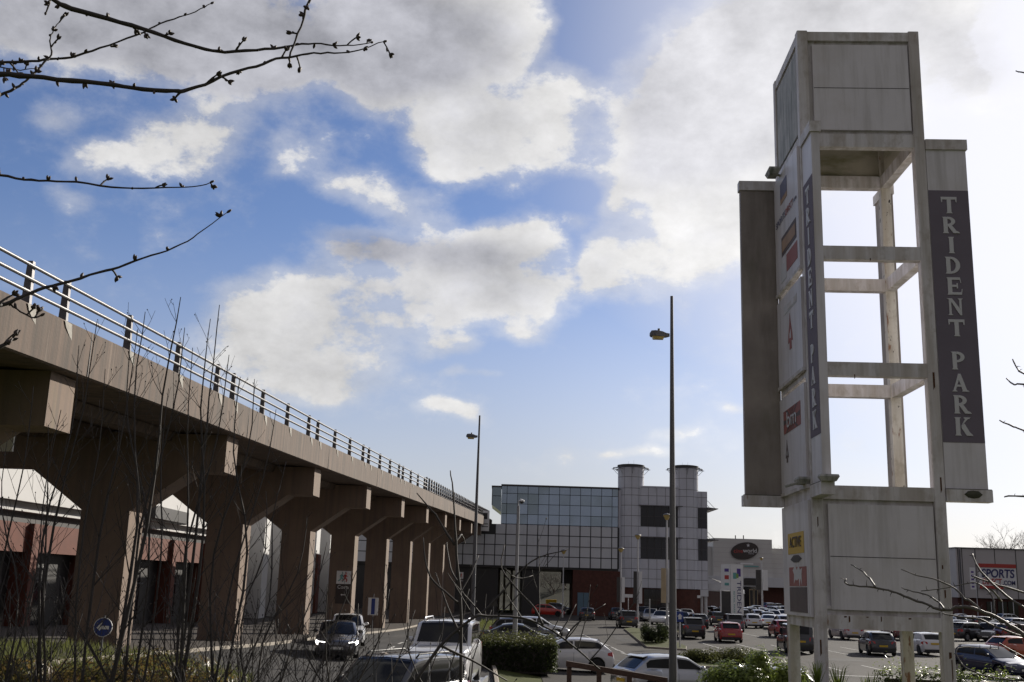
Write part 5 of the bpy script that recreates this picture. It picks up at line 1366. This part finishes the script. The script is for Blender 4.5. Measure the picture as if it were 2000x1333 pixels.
carp('panel_hatch','white',1805,1279,0,'small white car van with dark bumper between the right tower legs')
carp('hatch','maroon',1752,1250,0,'maroon hatchback behind the small black hatchback')
carp('saloon','dark grey',1770,1241,90,'dark saloon roof beyond the white car van')
carp('suv','dark grey',1893,1252,60,'dark SUV turned sideways just right of the sign tower')
carp('suv','black',1935,1253,215,'black SUV facing left beside the dark sideways SUV')
carp('estate','silver',1901,1225,70,'silver estate below the sports store, behind the dark SUV')
carp('hatch','white',1868,1226,0,'white car just visible right of the tower leg in the far row')
carp('suv','maroon',1990,1256,75,'maroon SUV at the right edge of the picture')
carp('hatch','orange',1990,1290,70,'orange hatchback behind the dark blue car at the right edge')
carp('hatch','dark blue',1938,1322,158,'dark blue hatchback facing the camera at lower right')
carp('saloon','grey',1960,1236,80,'grey saloon in front of the sports store windows')
carp('hatch','silver',1990,1230,75,'silver hatchback before the sports store entrance at the right edge')
car('estate','dark grey',7.5,34.6,-82,'dark estate half buried behind the evergreen bush, red tail lamp showing',GP)
for px,py,c,h,l in ((1330,1203,'dark grey',0,'dark hatchback in the shade right of the near lamp column by the turret base'),(1315,1213,'silver',0,'silver hatchback behind the near lamp column'),(1440,1197,'white',0,'white hatchback directly below the TRIDENT totem'),(1476,1199,'black',0,'black hatchback between the silver hatchback and the cinema entrance')):
    carp('hatch',c,px,py,h,l)
for kind,c,px,py,h,l in (
 ('hatch','silver',1282,1206,185,'silver hatchback facing the camera by the white lantern post with the dark banner'),
 ('suv','dark grey',1257,1212,188,'dark SUV facing the camera at the left end of the aisle of silver cars'),
 ('hatch','black',1309,1200,0,'black hatchback farthest back in the row beneath the second turret'),
 ('saloon','pale silver',1339,1212,0,'pale silver saloon just left of the white hatchback below the second turret'),
 ('hatch','blue',1331,1222,180,'blue hatchback facing the camera beside the thin blue topped post'),
 ('estate','black',1398,1221,0,'black estate in front of the white SUV in the far rows'),
 ('hatch','dark blue',1381,1200,0,'dark blue hatchback directly behind the white SUV in the far row'),
 ('hatch','white',1430,1214,2,'white hatchback peeping out above the grey people carrier'),
 ('suv','grey',1447,1217,2,'grey SUV right of the people carrier, half behind it'),
 ('hatch','pale silver',1478,1213,0,'pale hatchback between the white saloon and the dark SUV'),
 ('saloon','black',1466,1203,0,'black saloon in the row directly in front of the cinema entrance'),
 ('hatch','silver',1434,1199,0,'small silver hatchback touching the base of the totem'),
 ('estate','dark grey',1505,1211,178,'dark estate facing the camera behind the angled silver estate'),
 ('hatch','white',1530,1212,180,'white hatchback against the edge of the sign tower in the far row'),
 ('suv','black',1533,1204,180,'black SUV farthest right of the rows before the tower hides them'),
 ('hatch','grey',1497,1219,4,'grey hatchback behind the turned silver saloon'),
 ('saloon','white',1880,1217,80,'white saloon roof below the sports store pennant'),
 ('hatch','dark grey',1925,1226,75,'dark hatchback under the red edged store sign'),
 ('suv','pale silver',1972,1220,75,'pale silver SUV in front of the store doorway'),
 ('hatch','black',1872,1238,10,'black hatchback directly right of the tower leg, beyond the dark SUV')):
    carp(kind,c,px,py,h,l)
# moving traffic on the road beside the viaduct
a=P(661,1225,47.5); car('saloon','grey',a.x,47.5,172,'grey saloon with lit headlamps coming along the road','cars on the road',name='moving_car',opts=('lit',))
a=P(679,1225,56); car('hatch','white',a.x,56,172,'white hatchback following the grey saloon with lit headlamps','cars on the road',name='moving_car')
rr=car('luxury_offroader','grey',-2.55,26.8,205,'big dark grey four by four with roof rails towing the trailer','cars on the road',name='towing_car',z=.18)
# trailer carrying a white off-roader
hx=184; T0=Vector((-1.72,33.6,0)); 
trl=empty('car_trailer',(T0.x,T0.y,.18),R(90-hx)); tag(trl,'galvanised flat trailer carrying the white four by four','trailer')
b=MB(); b.box(-2.7,2.5,-1.02,-.35,.52,.6); b.box(-2.7,2.5,.35,1.02,.52,.6); b.build('deck',M['galv'],trl)
b=MB(); b.box(-2.7,2.5,-1.1,-1.03,.48,.66); b.box(-2.7,2.5,1.03,1.1,.48,.66); b.box(-2.7,-2.6,-1.025,1.025,.44,.515); b.box(2.4,2.5,-1.025,1.025,.44,.515); b.build('frame',M['galv'],trl)
b=MB(); b.tube([(2.45,-.8,.48),(3.5,0,.46),(3.9,0,.46)],.05,6); b.tube([(2.45,.8,.48),(3.5,0,.47)],.05,6); b.build('drawbar',M['galv'],trl)
for sx in (-.75,.05):
    for sg in (1,-1):
        t,rm=wheel_mesh(.27); t.name='wheel'; rm.name='rim'; t.parent=trl; t.location=(sx,sg*1.0,.27); rm.parent=t
        b=MB(); b.tube([(sx+.34*cos(a_),sg*1.0,.27+.34*sin(a_)) for a_ in fr(.15,pi-.15,8)],.06,4); b.build('mudguard',M['black'],trl)
rr2=car('offroader','white',T0.x+.02,T0.y+.1,hx,'white four by four with roof rails carried on the trailer','cars on the road',name='carried_car',z=.18+.61)
# the prototypes themselves are not part of the scene
for k,r in PROTO.items():
    for c,gs in CHILD[r.name]:
        for g in gs: bpy.data.objects.remove(g)
        bpy.data.objects.remove(c)
    bpy.data.objects.remove(r)
# ================================================================== bare trees and shrubs
def ribbon(mb, pts, r0, r1, n=5, jitter=0.0):
    pts=[Vector(p) for p in pts]
    # smooth the polyline a little with Catmull-Rom
    out=[]
    for i in range(len(pts)-1):
        p0=pts[max(i-1,0)];p1=pts[i];p2=pts[i+1];p3=pts[min(i+2,len(pts)-1)]
        for k in range(3):
            t=k/3; out.append(0.5*((2*p1)+(p2-p0)*t+(2*p0-5*p1+4*p2-p3)*t*t+(3*p1-p0-3*p2+p3)*t*t*t))
    out.append(pts[-1]); m=len(out)
    if jitter: out=[p+Vector((rnd.uniform(-1,1),rnd.uniform(-1,1),rnd.uniform(-1,1)))*jitter for p in out]
    rad=[(r0+(r1-r0)*i/(m-1))*rnd.uniform(.88,1.14) for i in range(m)]
    mb.tube(out,rad,n); return out,rad
def bud(mb,p,d,s,n=1):
    d=Vector(d).normalized()
    for _ in range(n):
        dd=(d+Vector((rnd.uniform(-.8,.8),rnd.uniform(-.8,.8),rnd.uniform(-.8,.8)))*(.0 if n==1 else 1)).normalized(); l=s*rnd.uniform(.8,1.3)
        mb.tube([p,p+dd*l*.35,p+dd*l*.7,p+dd*l],[s*.16,s*.3,s*.24,s*.03],5)
def spurs(mb,bm_,path,rad,step,ln,bs,clus=3):
    acc=0
    for i in range(1,len(path)):
        seg=path[i]-path[i-1]; acc+=seg.length
        if acc>step*rnd.uniform(.6,1.4):
            acc=0; t=seg.normalized(); 
            side=t.cross(Vector((rnd.uniform(-1,1),rnd.uniform(-.6,.6),rnd.uniform(-1,1)))); 
            if side.length<.1: continue
            side.normalize(); side.y*=.4
            if side.z<0 and rnd.random()<.45: side.z*=-1
            d=(side+t*.35).normalized(); p=path[i]
            q=rnd.random()
            if q<.4:
                l=ln*rnd.uniform(.5,1.6); e=p+d*l; ribbon(mb,[p,p+d*l*.5+Vector((0,0,l*.05)),e],rad[i]*.45+.0025,.0035,5)
                bud(bm_,e,d,bs,clus)
                if rnd.random()<.5: bud(bm_,p+d*l*.5,side,bs*.7,1)
            else: bud(bm_,p+side*rad[i]*.7,side,bs,rnd.choice((1,2,clus)))
def px_path(pts,Y,dY=0.0):
    n=len(pts); return [P(x,y,Y+dY*i/max(1,n-1)) for i,(x,y) in enumerate(pts)]
ch=empty('cherry_tree',(-3.9,4.9,hgt(-3.9,4.9))); tag(ch,'bare cherry tree reaching dark budded branches in from the upper left','tree')
CO=Vector(ch.location)
tb=MB(); ribbon(tb,[(0,0,-.3),(.05,.05,1.2),(-.03,0,2.6),(.1,.05,3.8),(.05,.1,5.2),(.25,0,6.4)],.19,.06,12); 
br=MB(); bu=MB()
def cherry(pts,Y,d0,d1,root,dY=0.0,step=.1,ln=.07):
    w=[p-CO for p in px_path(pts,Y,dY)]
    if root is not None:
        a=Vector((root[0],root[1],root[2])); w=[a,a.lerp(w[0],.5)+Vector((0,0,.08))]+w
    k=Y/2100/2*1.0
    path,rad=ribbon(br,w,d0*k*(1.25 if root else 1),d1*k,7,0.0025)
    st=6 if root is not None else 0
    spurs(br,bu,path[st:],rad[st:],step*.8,ln*.6,.024,5); bud(bu,path[-1],path[-1]-path[-2],.022,1)
cherry([(60,-60),(105,0),(140,18),(210,37),(280,58),(340,78),(400,96),(440,102),(500,98),(550,94),(576,88),(616,86),(650,89),(690,89),(724,83)],4.4,11,2,(.05,.05,4.6),0.5)
cherry([(-40,140),(0,145),(60,150),(140,158),(220,166),(280,176),(340,177),(360,178),(400,166),(450,144),(500,130),(540,116),(570,112),(600,106),(640,104),(680,103),(710,95),(748,81)],4.2,11,2,(.1,.05,3.7),0.4)
cherry([(-30,128),(0,123),(60,120),(100,116),(140,112),(180,100),(230,82),(280,64),(300,52),(340,38),(370,28),(400,13),(411,8)],4.7,6,1.8,(.08,.05,3.9),.2)
cherry([(-30,200),(0,186),(30,172),(50,158),(70,140),(86,122),(100,108),(98,86),(100,70),(108,54),(118,40)],4.5,6,2,(.1,.05,3.5),.1,step=.06)
cherry([(-20,128),(0,132),(20,135),(40,138),(68,134)],4.9,3.5,1.5,(.08,.05,3.8),0,step=.05)
cherry([(625,-60),(606,0),(598,14),(592,40),(576,80),(566,110)],4.5,6,4,None)
cherry([(615,-90),(625,-60)],4.5,7,6,(.2,0,6.0))
cherry([(104,-30),(98,0),(91,24)],4.6,7,3,None)
cherry([(-60,-120),(104,-30)],4.6,9,7,(.15,.02,5.2))
cherry([(-30,335),(0,342),(47,351),(93,354),(149,356),(217,365),(280,368),(342,367),(379,365),(410,357)],4.6,6,2,(-.02,.03,2.9),.3,step=.12)
cherry([(-40,612),(0,597),(31,586),(62,572),(102,559),(140,550),(193,533),(233,522),(280,504),(326,490),(366,471),(398,449),(443,415)],4.2,8,2,(0,.03,2.0),.3,step=.14)
cherry([(19,595),(31,603),(62,620),(78,618)],4.25,4,3,None,0,step=.04)
cherry([(-20,690),(0,676),(22,665)],4.2,5,3,(0,.03,1.8),0,step=.05)
tb.build('trunk',M['bark'],ch,smooth=True); merge(br,bu,1).build('branches',[M['bark'],M['bud']],ch,smooth=True)

# saplings: every stem grows from the base and throws up side shoots
def shoot(mb,p0,d,length,r,depth,gap=.16,up=.35):
    n=5; pts=[p0]; dd=Vector(d).normalized()
    for i in range(n):
        dd=(dd+Vector((rnd.uniform(-.10,.10),rnd.uniform(-.10,.10),up*.12+rnd.uniform(-.05,.05)))).normalized(); pts.append(pts[-1]+dd*length/n)
    path,rad=ribbon(mb,pts,r,max(.0014,r*.25),4)
    if depth>0:
        L_=0
        for i in range(2,len(path)-1):
            L_+=(path[i]-path[i-1]).length
            if L_>gap*rnd.uniform(.6,1.5):
                L_=0; t=(path[i]-path[i-1]).normalized(); a=rnd.uniform(0,2*pi)
                sd_=Vector((cos(a),sin(a)*.8,.25)); dd2=(t*.75+sd_*.65).normalized()
                shoot(mb,path[i],dd2,length*rnd.uniform(.22,.5)*(1-i/len(path)*.4),max(.0015,rad[i]*.5),depth-1,gap,up)
    elif rnd.random()<.6: bud(mb,path[-1],path[-1]-path[-2],.016,1)
def sapling(label,bx_,Y,stems,name='bare_sapling',m='bark',group='bare saplings on the verge',gap=.24,depth=2):
    x=(bx_-1000)/F*Y*1.0; z=hgt(x,Y); root=empty(name,(x,Y,z)); tag(root,label,'sapling',group)
    st=MB(); tw_=MB(); o=Vector((x,Y,z))
    for (tx,ty,dy,th) in stems:
        top=P(tx,ty,Y+dy)-o; p0=Vector((rnd.uniform(-.08,.08),rnd.uniform(-.06,.06),-.1))
        bend=Vector((rnd.uniform(-.22,.22),rnd.uniform(-.1,.1),0))
        pts=[p0,p0.lerp(top,.25)-Vector((top.x*.12,0,0))+bend*.5,p0.lerp(top,.55)-Vector((top.x*.08,0,0))+bend,p0.lerp(top,.8),top]
        r0=th*Y/2100/2
        path,rad=ribbon(st,pts,r0,.003,6,.006)
        L_=0
        for i in range(2,len(path)-1):
            L_+=(path[i]-path[i-1]).length
            if L_>gap*rnd.uniform(.4,1.1):
                L_=0
                for _ in range(rnd.choice((1,2,2))):
                    a=rnd.uniform(0,2*pi); t=(path[i]-path[i-1]).normalized()
                    shoot(tw_,path[i],t*.8+Vector((cos(a),sin(a)*.7,.1))*.7,rnd.uniform(.45,1.2)*(1.08-1.0*i/len(path)),max(.0022,rad[i]*.4),depth-1,.15)
    st.build('stem',M[m],root,smooth=True); tw_.build('twigs',M[m],root)
    return root
sapling('bare sapling nearest the left edge with thin upright stems',50,9.0,[(67,755,0,7),(15,860,.3,6),(120,800,.2,5)])
sapling('bare multi stemmed sapling in front of the nearest viaduct pier',150,9.2,[(154,676,.1,7),(189,627,.2,8),(95,830,-.2,6)])
sapling('thick stemmed bare sapling rising highest, crossing the viaduct parapet',240,8.6,[(269,644,.2,8),(283,610,.3,9),(354,582,-.1,11),(205,720,0,6)])
sapling('bare sapling with crossing twigs just left of the second pier',310,9.6,[(361,639,0,8),(255,665,.2,7),(330,760,.4,6)])
sapling('dense bare sapling standing in front of the second pier',400,9.2,[(410,622,0,9),(429,597,.3,9),(446,692,.2,7),(375,680,-.2,7)])
sapling('bare sapling right of the second pier with fine upright twigs',475,10.2,[(497,740,0,7),(470,736,.3,7),(540,800,.3,6),(560,900,.5,5)])
sapling('low bare sapling spreading before the third pier',560,9.5,[(600,1010,0,6),(640,1060,.2,5),(520,960,.3,6),(700,1110,.3,5)],gap=.22)
sapling('low tangled bare shrub in front of the dark grey four by four',690,7.6,[(640,1140,0,5),(760,1150,.2,5),(810,1190,.3,5),(700,1180,.1,5),(590,1180,.3,5)],gap=.2)
sapling('low bare shrub crossing the view of the white four by four',830,7.4,[(915,1150,0,4),(960,1190,.2,4),(800,1170,.2,4),(870,1185,.2,4)],gap=.26,depth=1)
for (px,Y,tops,lab) in ((600,8.2,[(560,1190),(620,1200),(655,1215),(585,1240),(690,1240)],'knee high tangle of bare twigs left of the dark grey four by four'),(520,8.6,[(470,1200),(505,1170),(545,1210),(575,1235)],'bare twiggy tangle before the third pier'),(380,8.0,[(330,1190),(370,1160),(420,1200),(300,1230)],'bare twiggy tangle before the second pier'),(90,8.0,[(20,1150),(70,1110),(130,1160),(160,1200)],'bare twiggy tangle at the lower left corner')):
    sapling(lab,px,Y,[(a_,b_,rnd.uniform(-.2,.3),4) for a_,b_ in tops],gap=.08)
# single young tree before the white off-roader
yt=empty('young_tree',P(901,1420,7.0)); yt.location.z=hgt(yt.location.x,7.0); tag(yt,'single slender bare tree in front of the white four by four','tree')
o=Vector(yt.location); st=MB(); tw_=MB()
w=[Vector((0,0,-.1))]+[p-o for p in px_path([(900,1333),(899,1186),(892,1084),(888,1016),(884,960),(880,919)],7.0)]
path,rad=ribbon(st,w,.0125,.0035,7,.003)
def side(pts,Y,a,b,mb=None,dY=.2): 
    p,r=ribbon(tw_,[q-o for q in px_path(pts,Y,dY)],a*Y/4200,b*Y/4200,5,.002)
    return p,r
side([(888,1064),(868,1035),(851,1006),(832,985),(814,963)],7.0,5,2)
side([(895,1179),(868,1155),(841,1128),(830,1090),(827,1050)],7.0,5,2)
side([(890,1060),(900,1045),(905,1050),(908,1062)],7.0,4,2)
side([(899,1240),(880,1200),(865,1160),(850,1120)],7.0,5,2); side([(897,1160),(920,1120),(935,1085)],7.0,4,2); side([(896,1140),(880,1110),(872,1060)],7.0,4,2)
for pts in ([(807,1340),(858,1264),(926,1206),(951,1204),(1019,1208),(1065,1225),(1104,1250),(1140,1280),(1172,1308)],):
    p,r=side(pts,6.4,6.5,3,dY=.5)
    for i in range(6,len(p)-1,2):
        a=rnd.uniform(-1,1); shoot(tw_,p[i],Vector((a,rnd.uniform(-.3,.3),1.0)),rnd.uniform(.2,.55),.004,1,.14)
side([(1104,1250),(1120,1225),(1160,1195),(1182,1180)],6.8,4,1.5); side([(1090,1243),(1108,1215),(1125,1180)],6.8,4,1.5); side([(1060,1222),(1045,1190),(1010,1150),(980,1110),(985,1065)],6.6,5,2); side([(985,1110),(1010,1130),(1040,1125)],6.6,3,1.5)
side([(860,1262),(920,1290),(990,1330)],6.5,5,3); side([(926,1206),(960,1180),(1012,1120),(1050,1090),(1110,1074)],6.7,5,2)
st.build('trunk',M['bark'],yt,smooth=True); tw_.build('branches',M['bark'],yt,smooth=True)
# hawthorn at the right edge
hw=empty('hawthorn',(4.3,6.3,hgt(4.3,6.3))); tag(hw,'bare thorny hawthorn reaching in from the right edge before the sign tower','tree')
o=Vector(hw.location); tr=MB(); hb=MB(); hu=MB()
ribbon(tr,[(0,0,-.3),(.05,.0,.6),(-.05,.05,1.4),(.05,0,2.4),(.1,.05,3.3)],.09,.02,9)
def haw(pts,Y,a,b,root=None,th=.07,dY=.3):
    w=[p-o for p in px_path(pts,Y,dY)]
    if root is not None: w=[Vector(root),Vector(root).lerp(w[0],.5)+Vector((0,0,.05))]+w
    p,r=ribbon(hb,w,a*Y/4200,b*Y/4200,6,.0025); st=6 if root is not None else 0
    acc=0
    for i in range(st+1,len(p)):
        acc+=(p[i]-p[i-1]).length
        if acc>th*rnd.uniform(.5,1.4):
            acc=0; t=(p[i]-p[i-1]).normalized(); s=t.cross(Vector((0,1,0)))*(1 if rnd.random()<.5 else -1)+Vector((0,rnd.uniform(-.6,.6),0)); l=rnd.uniform(.012,.04)
            hu.tube([p[i],p[i]+s*l*.6+t*.003,p[i]+s*l],[.0026,.0018,.0005],4)
haw([(2060,1290),(2000,1241),(1972,1222),(1944,1205),(1915,1194),(1892,1187),(1868,1186),(1854,1192),(1830,1190),(1811,1181),(1782,1171),(1758,1161),(1735,1153),(1706,1148),(1668,1144),(1651,1140),(1652,1131)],5.8,9,3,(0,0,.5),.05)
haw([(1709,1147),(1699,1131),(1678,1112),(1661,1103)],5.9,4,2); haw([(1917,1194),(1896,1175),(1883,1169),(1868,1152),(1854,1144),(1822,1130),(1788,1123),(1760,1112)],5.9,5,2,None,.12)
haw([(1845,1191),(1834,1177),(1811,1163),(1784,1156),(1761,1149)],5.9,4,2,None,.08)
haw([(2060,1225),(2000,1186),(1972,1169),(1944,1146),(1915,1116),(1904,1097),(1899,1083)],6.2,6,3,(.0,0,.9),.15)
haw([(2060,1180),(2000,1158),(1953,1144),(1925,1134),(1899,1126)],6.3,5,3,(.02,0,1.1),.15)
haw([(1942,1201),(1941,1175),(1930,1154),(1909,1140),(1892,1139),(1849,1149),(1799,1155)],6.0,4,2,None,.06); haw([(1934,1150),(1957,1175)],6.05,4,3)
haw([(2060,1270),(2000,1245),(1944,1224),(1915,1211),(1868,1204),(1841,1198)],6.1,5,2.5,(0,0,.6),.05)
haw([(2050,1315),(2000,1283),(1951,1257)],6.0,5,2.5,(0,0,.4),.06); haw([(2050,1345),(1980,1330),(1930,1322),(1889,1307)],5.7,5,2,(0,0,.3),.06); haw([(1905,1312),(1880,1300),(1868,1270),(1895,1265),(1950,1268)],5.9,3,1.5,None,.04)
haw([(2000,1225),(1975,1215),(1965,1222),(1940,1210)],6.0,3,1.5,None,.04)
haw([(2100,780),(2000,730),(1989,723),(1978,702)],6.4,5,3,(.08,0,2.6)); haw([(2100,760),(2000,751),(1980,751),(1965,739)],6.4,5,3,(.07,0,2.5)); haw([(2100,890),(2000,842),(1980,834),(1952,822)],6.4,5,3,(.06,0,2.2)); haw([(2100,975),(2000,970),(1963,970)],6.4,5,3,(.05,0,2.0)); haw([(2100,160),(2010,145),(1984,139)],6.4,4,3,(.1,.05,3.3))
tr.build('trunk',M['barkpale'],hw,smooth=True); merge(hb,hu,1).build('branches',[M['barkpale'],M['bark']],hw,smooth=True)

# ------------------------------------------------------------------ leafy plants
def leaf(mb,c,n,s,asp=.5):
    n=Vector(n).normalized(); a=Vector((rnd.uniform(-1,1),rnd.uniform(-1,1),rnd.uniform(-1,1))); u=n.cross(a)
    if u.length<.05: return
    u.normalize(); v=n.cross(u); f=n*s*.12
    mb.poly([c-u*s,c-u*s*.2+v*s*asp+f,c+u*s,c-u*s*.2-v*s*asp+f])
def hedge_box(name,label,x0,x1,y0,y1,h,count,s,mats,grp=None,cat='hedge',rough=.1,top=True):
    zb=hgt((x0+x1)/2,(y0+y1)/2); root=empty(name,((x0+x1)/2,(y0+y1)/2,zb)); tag(root,label,cat,grp); ox,oy=root.location.x,root.location.y
    core=MB(); core.bbox(x0-ox+.15,x1-ox-.15,y0-oy+.15,y1-oy-.15,-.1,h-.14,.2); core.build('inner_twigs',M['bark'],root)
    sidem=MB(); topm=MB()
    A=(x1-x0)*(y1-y0); Bf=(x1-x0)*h; Cs=(y1-y0)*h; tot=A+Bf+2*Cs
    for i in range(count):
        q=rnd.random()*tot
        d=abs(rnd.gauss(0,rough))*1.2-rough*(.5+.9*sin(i*.37)*sin(i*.013+1.3))*rnd.random()
        if q<A: p=Vector((rnd.uniform(x0,x1)-ox,rnd.uniform(y0,y1)-oy,h-d+rough*abs(rnd.gauss(0,1.1)))); n=Vector((rnd.uniform(-.7,.7),rnd.uniform(-.7,.7),1)); mb=topm
        elif q<A+Bf: p=Vector((rnd.uniform(x0,x1)-ox,y0-oy+d,rnd.uniform(0,h))); n=Vector((rnd.uniform(-.7,.7),-1,rnd.uniform(-.5,.9))); mb=sidem
        else:
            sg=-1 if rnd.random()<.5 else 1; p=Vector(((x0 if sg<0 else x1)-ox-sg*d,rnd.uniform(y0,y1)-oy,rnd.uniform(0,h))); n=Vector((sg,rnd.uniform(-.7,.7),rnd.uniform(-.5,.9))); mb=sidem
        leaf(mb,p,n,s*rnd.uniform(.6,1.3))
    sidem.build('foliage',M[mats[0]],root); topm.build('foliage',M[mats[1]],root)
    return root
hedge_box('clipped_hedge','long dark clipped hedge beside the white side on hatchback',-1.6,2.2,45.6,48.2,1.08,9000,.07,('hedge','hedgetop'),rough=.17)  # top leaves take the lighter olive, painted as if sunlit
def mound(name,label,c,r,count,s,m,cat='shrub',grp=None,squash=.6,lift=0.0,stems=6,mt='foliage'):
    zb=hgt(c[0],c[1])+.1; root=empty(name,(c[0],c[1],zb)); tag(root,label,cat,grp)
    lumps=[(Vector((rnd.uniform(-1,1)*r[0]*.75,rnd.uniform(-1,1)*r[1]*.7,lift+rnd.uniform(.15,.75)*r[2])),rnd.uniform(.3,.55)) for _ in range(9)]+[(Vector((0,0,lift+r[2]*.45)),.75)]
    st=MB()
    for k in range(stems):
        l=lumps[k%len(lumps)][0]; st.tube([(l.x*.2,l.y*.2,-.2),(l.x*.6,l.y*.6,l.z*.6),(l.x,l.y,l.z)],[.03,.02,.008],5)
    st.build('stem',M['bark'],root)
    fo=MB()
    for i in range(count):
        L_,k=lumps[rnd.randrange(len(lumps))]
        d=Vector((rnd.gauss(0,1),rnd.gauss(0,1),rnd.gauss(0,1))).normalized(); q=rnd.random()**.4
        p=L_+Vector((d.x*r[0]*k*q,d.y*r[1]*k*q,d.z*r[2]*k*q))
        if p.z<-.05: p.z=abs(p.z)*.3
        leaf(fo,p,d+Vector((0,0,.5)),s*rnd.uniform(.6,1.4),.45)
    fo.build(mt,M[m],root); return root
mound('rounded_shrub','wide low rounded green shrub on the island beyond the silver hatchback',(11.1,57.6),(1.75,1.2,.75),7500,.07,'hedgetop')
mound('rounded_shrub','small brownish shrub on the island by the ochre banner post',(10.75,77.5),(1.0,1.6,1.2),4000,.09,'hedge')
mound('evergreen_bush','glossy light green evergreen bush in front of the half buried dark estate',(5.15,25.6),(1.05,.6,.75),6500,.045,'bushleaf',lift=1.25)
mound('evergreen_bush','taller sprig of glossy evergreen bush left of the front left tower leg',(5.95,25.9),(.5,.5,.95),3600,.042,'bushleaf',lift=1.35)
mound('evergreen_bush','small evergreen clump directly beside the front left tower leg',(6.6,25.7),(.4,.4,.8),2200,.042,'bushleaf',lift=1.2)
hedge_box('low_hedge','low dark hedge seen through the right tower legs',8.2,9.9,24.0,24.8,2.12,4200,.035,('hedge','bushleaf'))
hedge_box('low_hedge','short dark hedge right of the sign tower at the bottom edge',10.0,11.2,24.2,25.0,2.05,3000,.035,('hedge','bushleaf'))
def flax(label,x,y,n,h,m='grass'):
    root=empty('strap_leaf_plant',(x,y,hgt(x,y))); tag(root,label,'plant')
    b=MB()
    for i in range(n):
        a=rnd.uniform(0,2*pi); l=h*rnd.uniform(.7,1.15); sp_=rnd.uniform(.1,.6); u=Vector((cos(a),sin(a),0)); w=Vector((-sin(a),cos(a),0))*.018
        pts=[Vector((0,0,0)),u*sp_*.25*l+Vector((0,0,l*.5)),u*sp_*.6*l+Vector((0,0,l*.85)),u*sp_*l+Vector((0,0,l*(1-sp_*.25)))]
        for i_ in range(3):
            k0,k1=(1-i_/3),(1-(i_+1)/3)
            b.poly([pts[i_]-w*k0,pts[i_]+w*k0,pts[i_+1]+w*k1,pts[i_+1]-w*k1])
    b.build('leaves',M[m],root)
flax('yellow green strap leaved plant between the tower legs',6.3,21.0,60,.8,'bushleaf'); flax('second strap leaved plant, nearer the middle of the tower legs',6.95,21.2,50,.75,'bushleaf'); flax('strap leaved plant left of the front left tower leg',5.6,19.9,40,.6,'bushleaf')
mound('laurel_shrub','orange and green leaved shrub at the lower left under the saplings',(-5.6,16.6),(1.9,1.0,.62),6500,.045,'autumn')
mound('laurel_shrub','dark green shrub in the lower left corner beside the orange leaved one',(-8.2,17.6),(1.3,.9,.55),4500,.045,'hedgetop')
mound('laurel_shrub','rust tinted low shrub in front of the road at bottom left centre',(-3.6,17.4),(1.0,.8,.42),2800,.04,'autumn')

# ------------------------------------------------------------------ trees beyond the buildings
def far_tree(label,x,y,h,spread,n,grp='bare trees beyond the stores'):
    root=empty('bare_tree',(x,y,0)); tag(root,label,'tree',grp)
    t=MB(); t.tube([(0,0,-.3),(0,0,h*.25),(.1,0,h*.5)],[h*.025,h*.02,h*.012],6); t.build('trunk',M['barkfar'],root)
    c=MB()
    def grow(p,d,l,r,dep):
        e=p+d*l; c.tube([p,p.lerp(e,.5)+Vector((rnd.uniform(-.05,.05)*l,0,rnd.uniform(0,.05)*l)),e],[r,r*.8,r*.6],3,0,False)
        if dep<=0: return
        for _ in range(rnd.choice((2,3,3))):
            dd=(d+Vector((rnd.gauss(0,.5)*spread,rnd.gauss(0,.5)*spread,rnd.uniform(-.1,.35)))).normalized(); grow(p.lerp(e,rnd.uniform(.45,1)),dd,l*rnd.uniform(.6,.85),r*.6,dep-1)
    for _ in range(n):
        a=rnd.uniform(0,2*pi); grow(Vector((0,0,h*rnd.uniform(.2,.45))),Vector((cos(a)*.6*spread,sin(a)*.6*spread,1)).normalized(),h*.25,h*.009,5)
    c.build('crown',M['barkfar'],root)
for i,(px,Y,h,lab) in enumerate(((1962,262,17.5,'shorter bare tree above the sports store roof, farther left of the two'),(1988,268,21,'taller bare tree above the sports store roof at the right edge'),(1861,300,16.5,'small bare tree peeping between the tower and the sports store'),(1520,345,19.5,'bare tree top showing right of the cinema block'),(1536,350,20.5,'bare tree top beside the sign tower behind the cinema'),(1387,345,20,'bare tree top in the gap left of the cinema block'))):
    far_tree(lab,P(px,1140,Y).x,Y,h,1.0,7)
far_tree('bare tree lit by the sun beyond the undercroft passage',P(1082,1150,199).x,199,7,1.2,6); far_tree('second bare tree beyond the undercroft passage',P(1105,1150,203).x,203,7,1.2,6)
# wooded bank far off
wb=MB()
for i in range(2600):
    x=rnd.uniform(-260,420); y=rnd.uniform(430,470); h=rnd.uniform(2,9)*(.6+.4*sin(x*.03)); 
    wb.poly([(x-rnd.uniform(.6,2),y,0),(x+rnd.uniform(.6,2),y,0),(x+rnd.uniform(-1,1),y+1,h)])
o=wb.build('far_woods',M['barkfar']); tag(o,'far off line of bare woodland along the horizon','woods',kind='stuff')
hb_=MB()
hb_.loft([[Vector((x,176,0)),Vector((x,186,.5)),Vector((x,196,1.6)),Vector((x,212,5.5)),Vector((x,226,9.5)),Vector((x,250,9.8)),Vector((x,262,0))] for x in (-60,-30,-10,10,19)],False,False); o=hb_.build('landscape_bank',mat('dark scrubby bank',(0.03,0.03,0.017),0.95,noise=0.6,nscale=0.8,spec=0.1),smooth=True); tag(o,kind='structure')
b=MB(); a=P(1077,1155,185); b.bbox(a.x-.9,a.x+.9,184.6,185.8,.3,1.6,.1); o=b.build('grit_bin',M['yellow']); tag(o,'small yellow grit bin on the bank seen through the undercroft','bin')
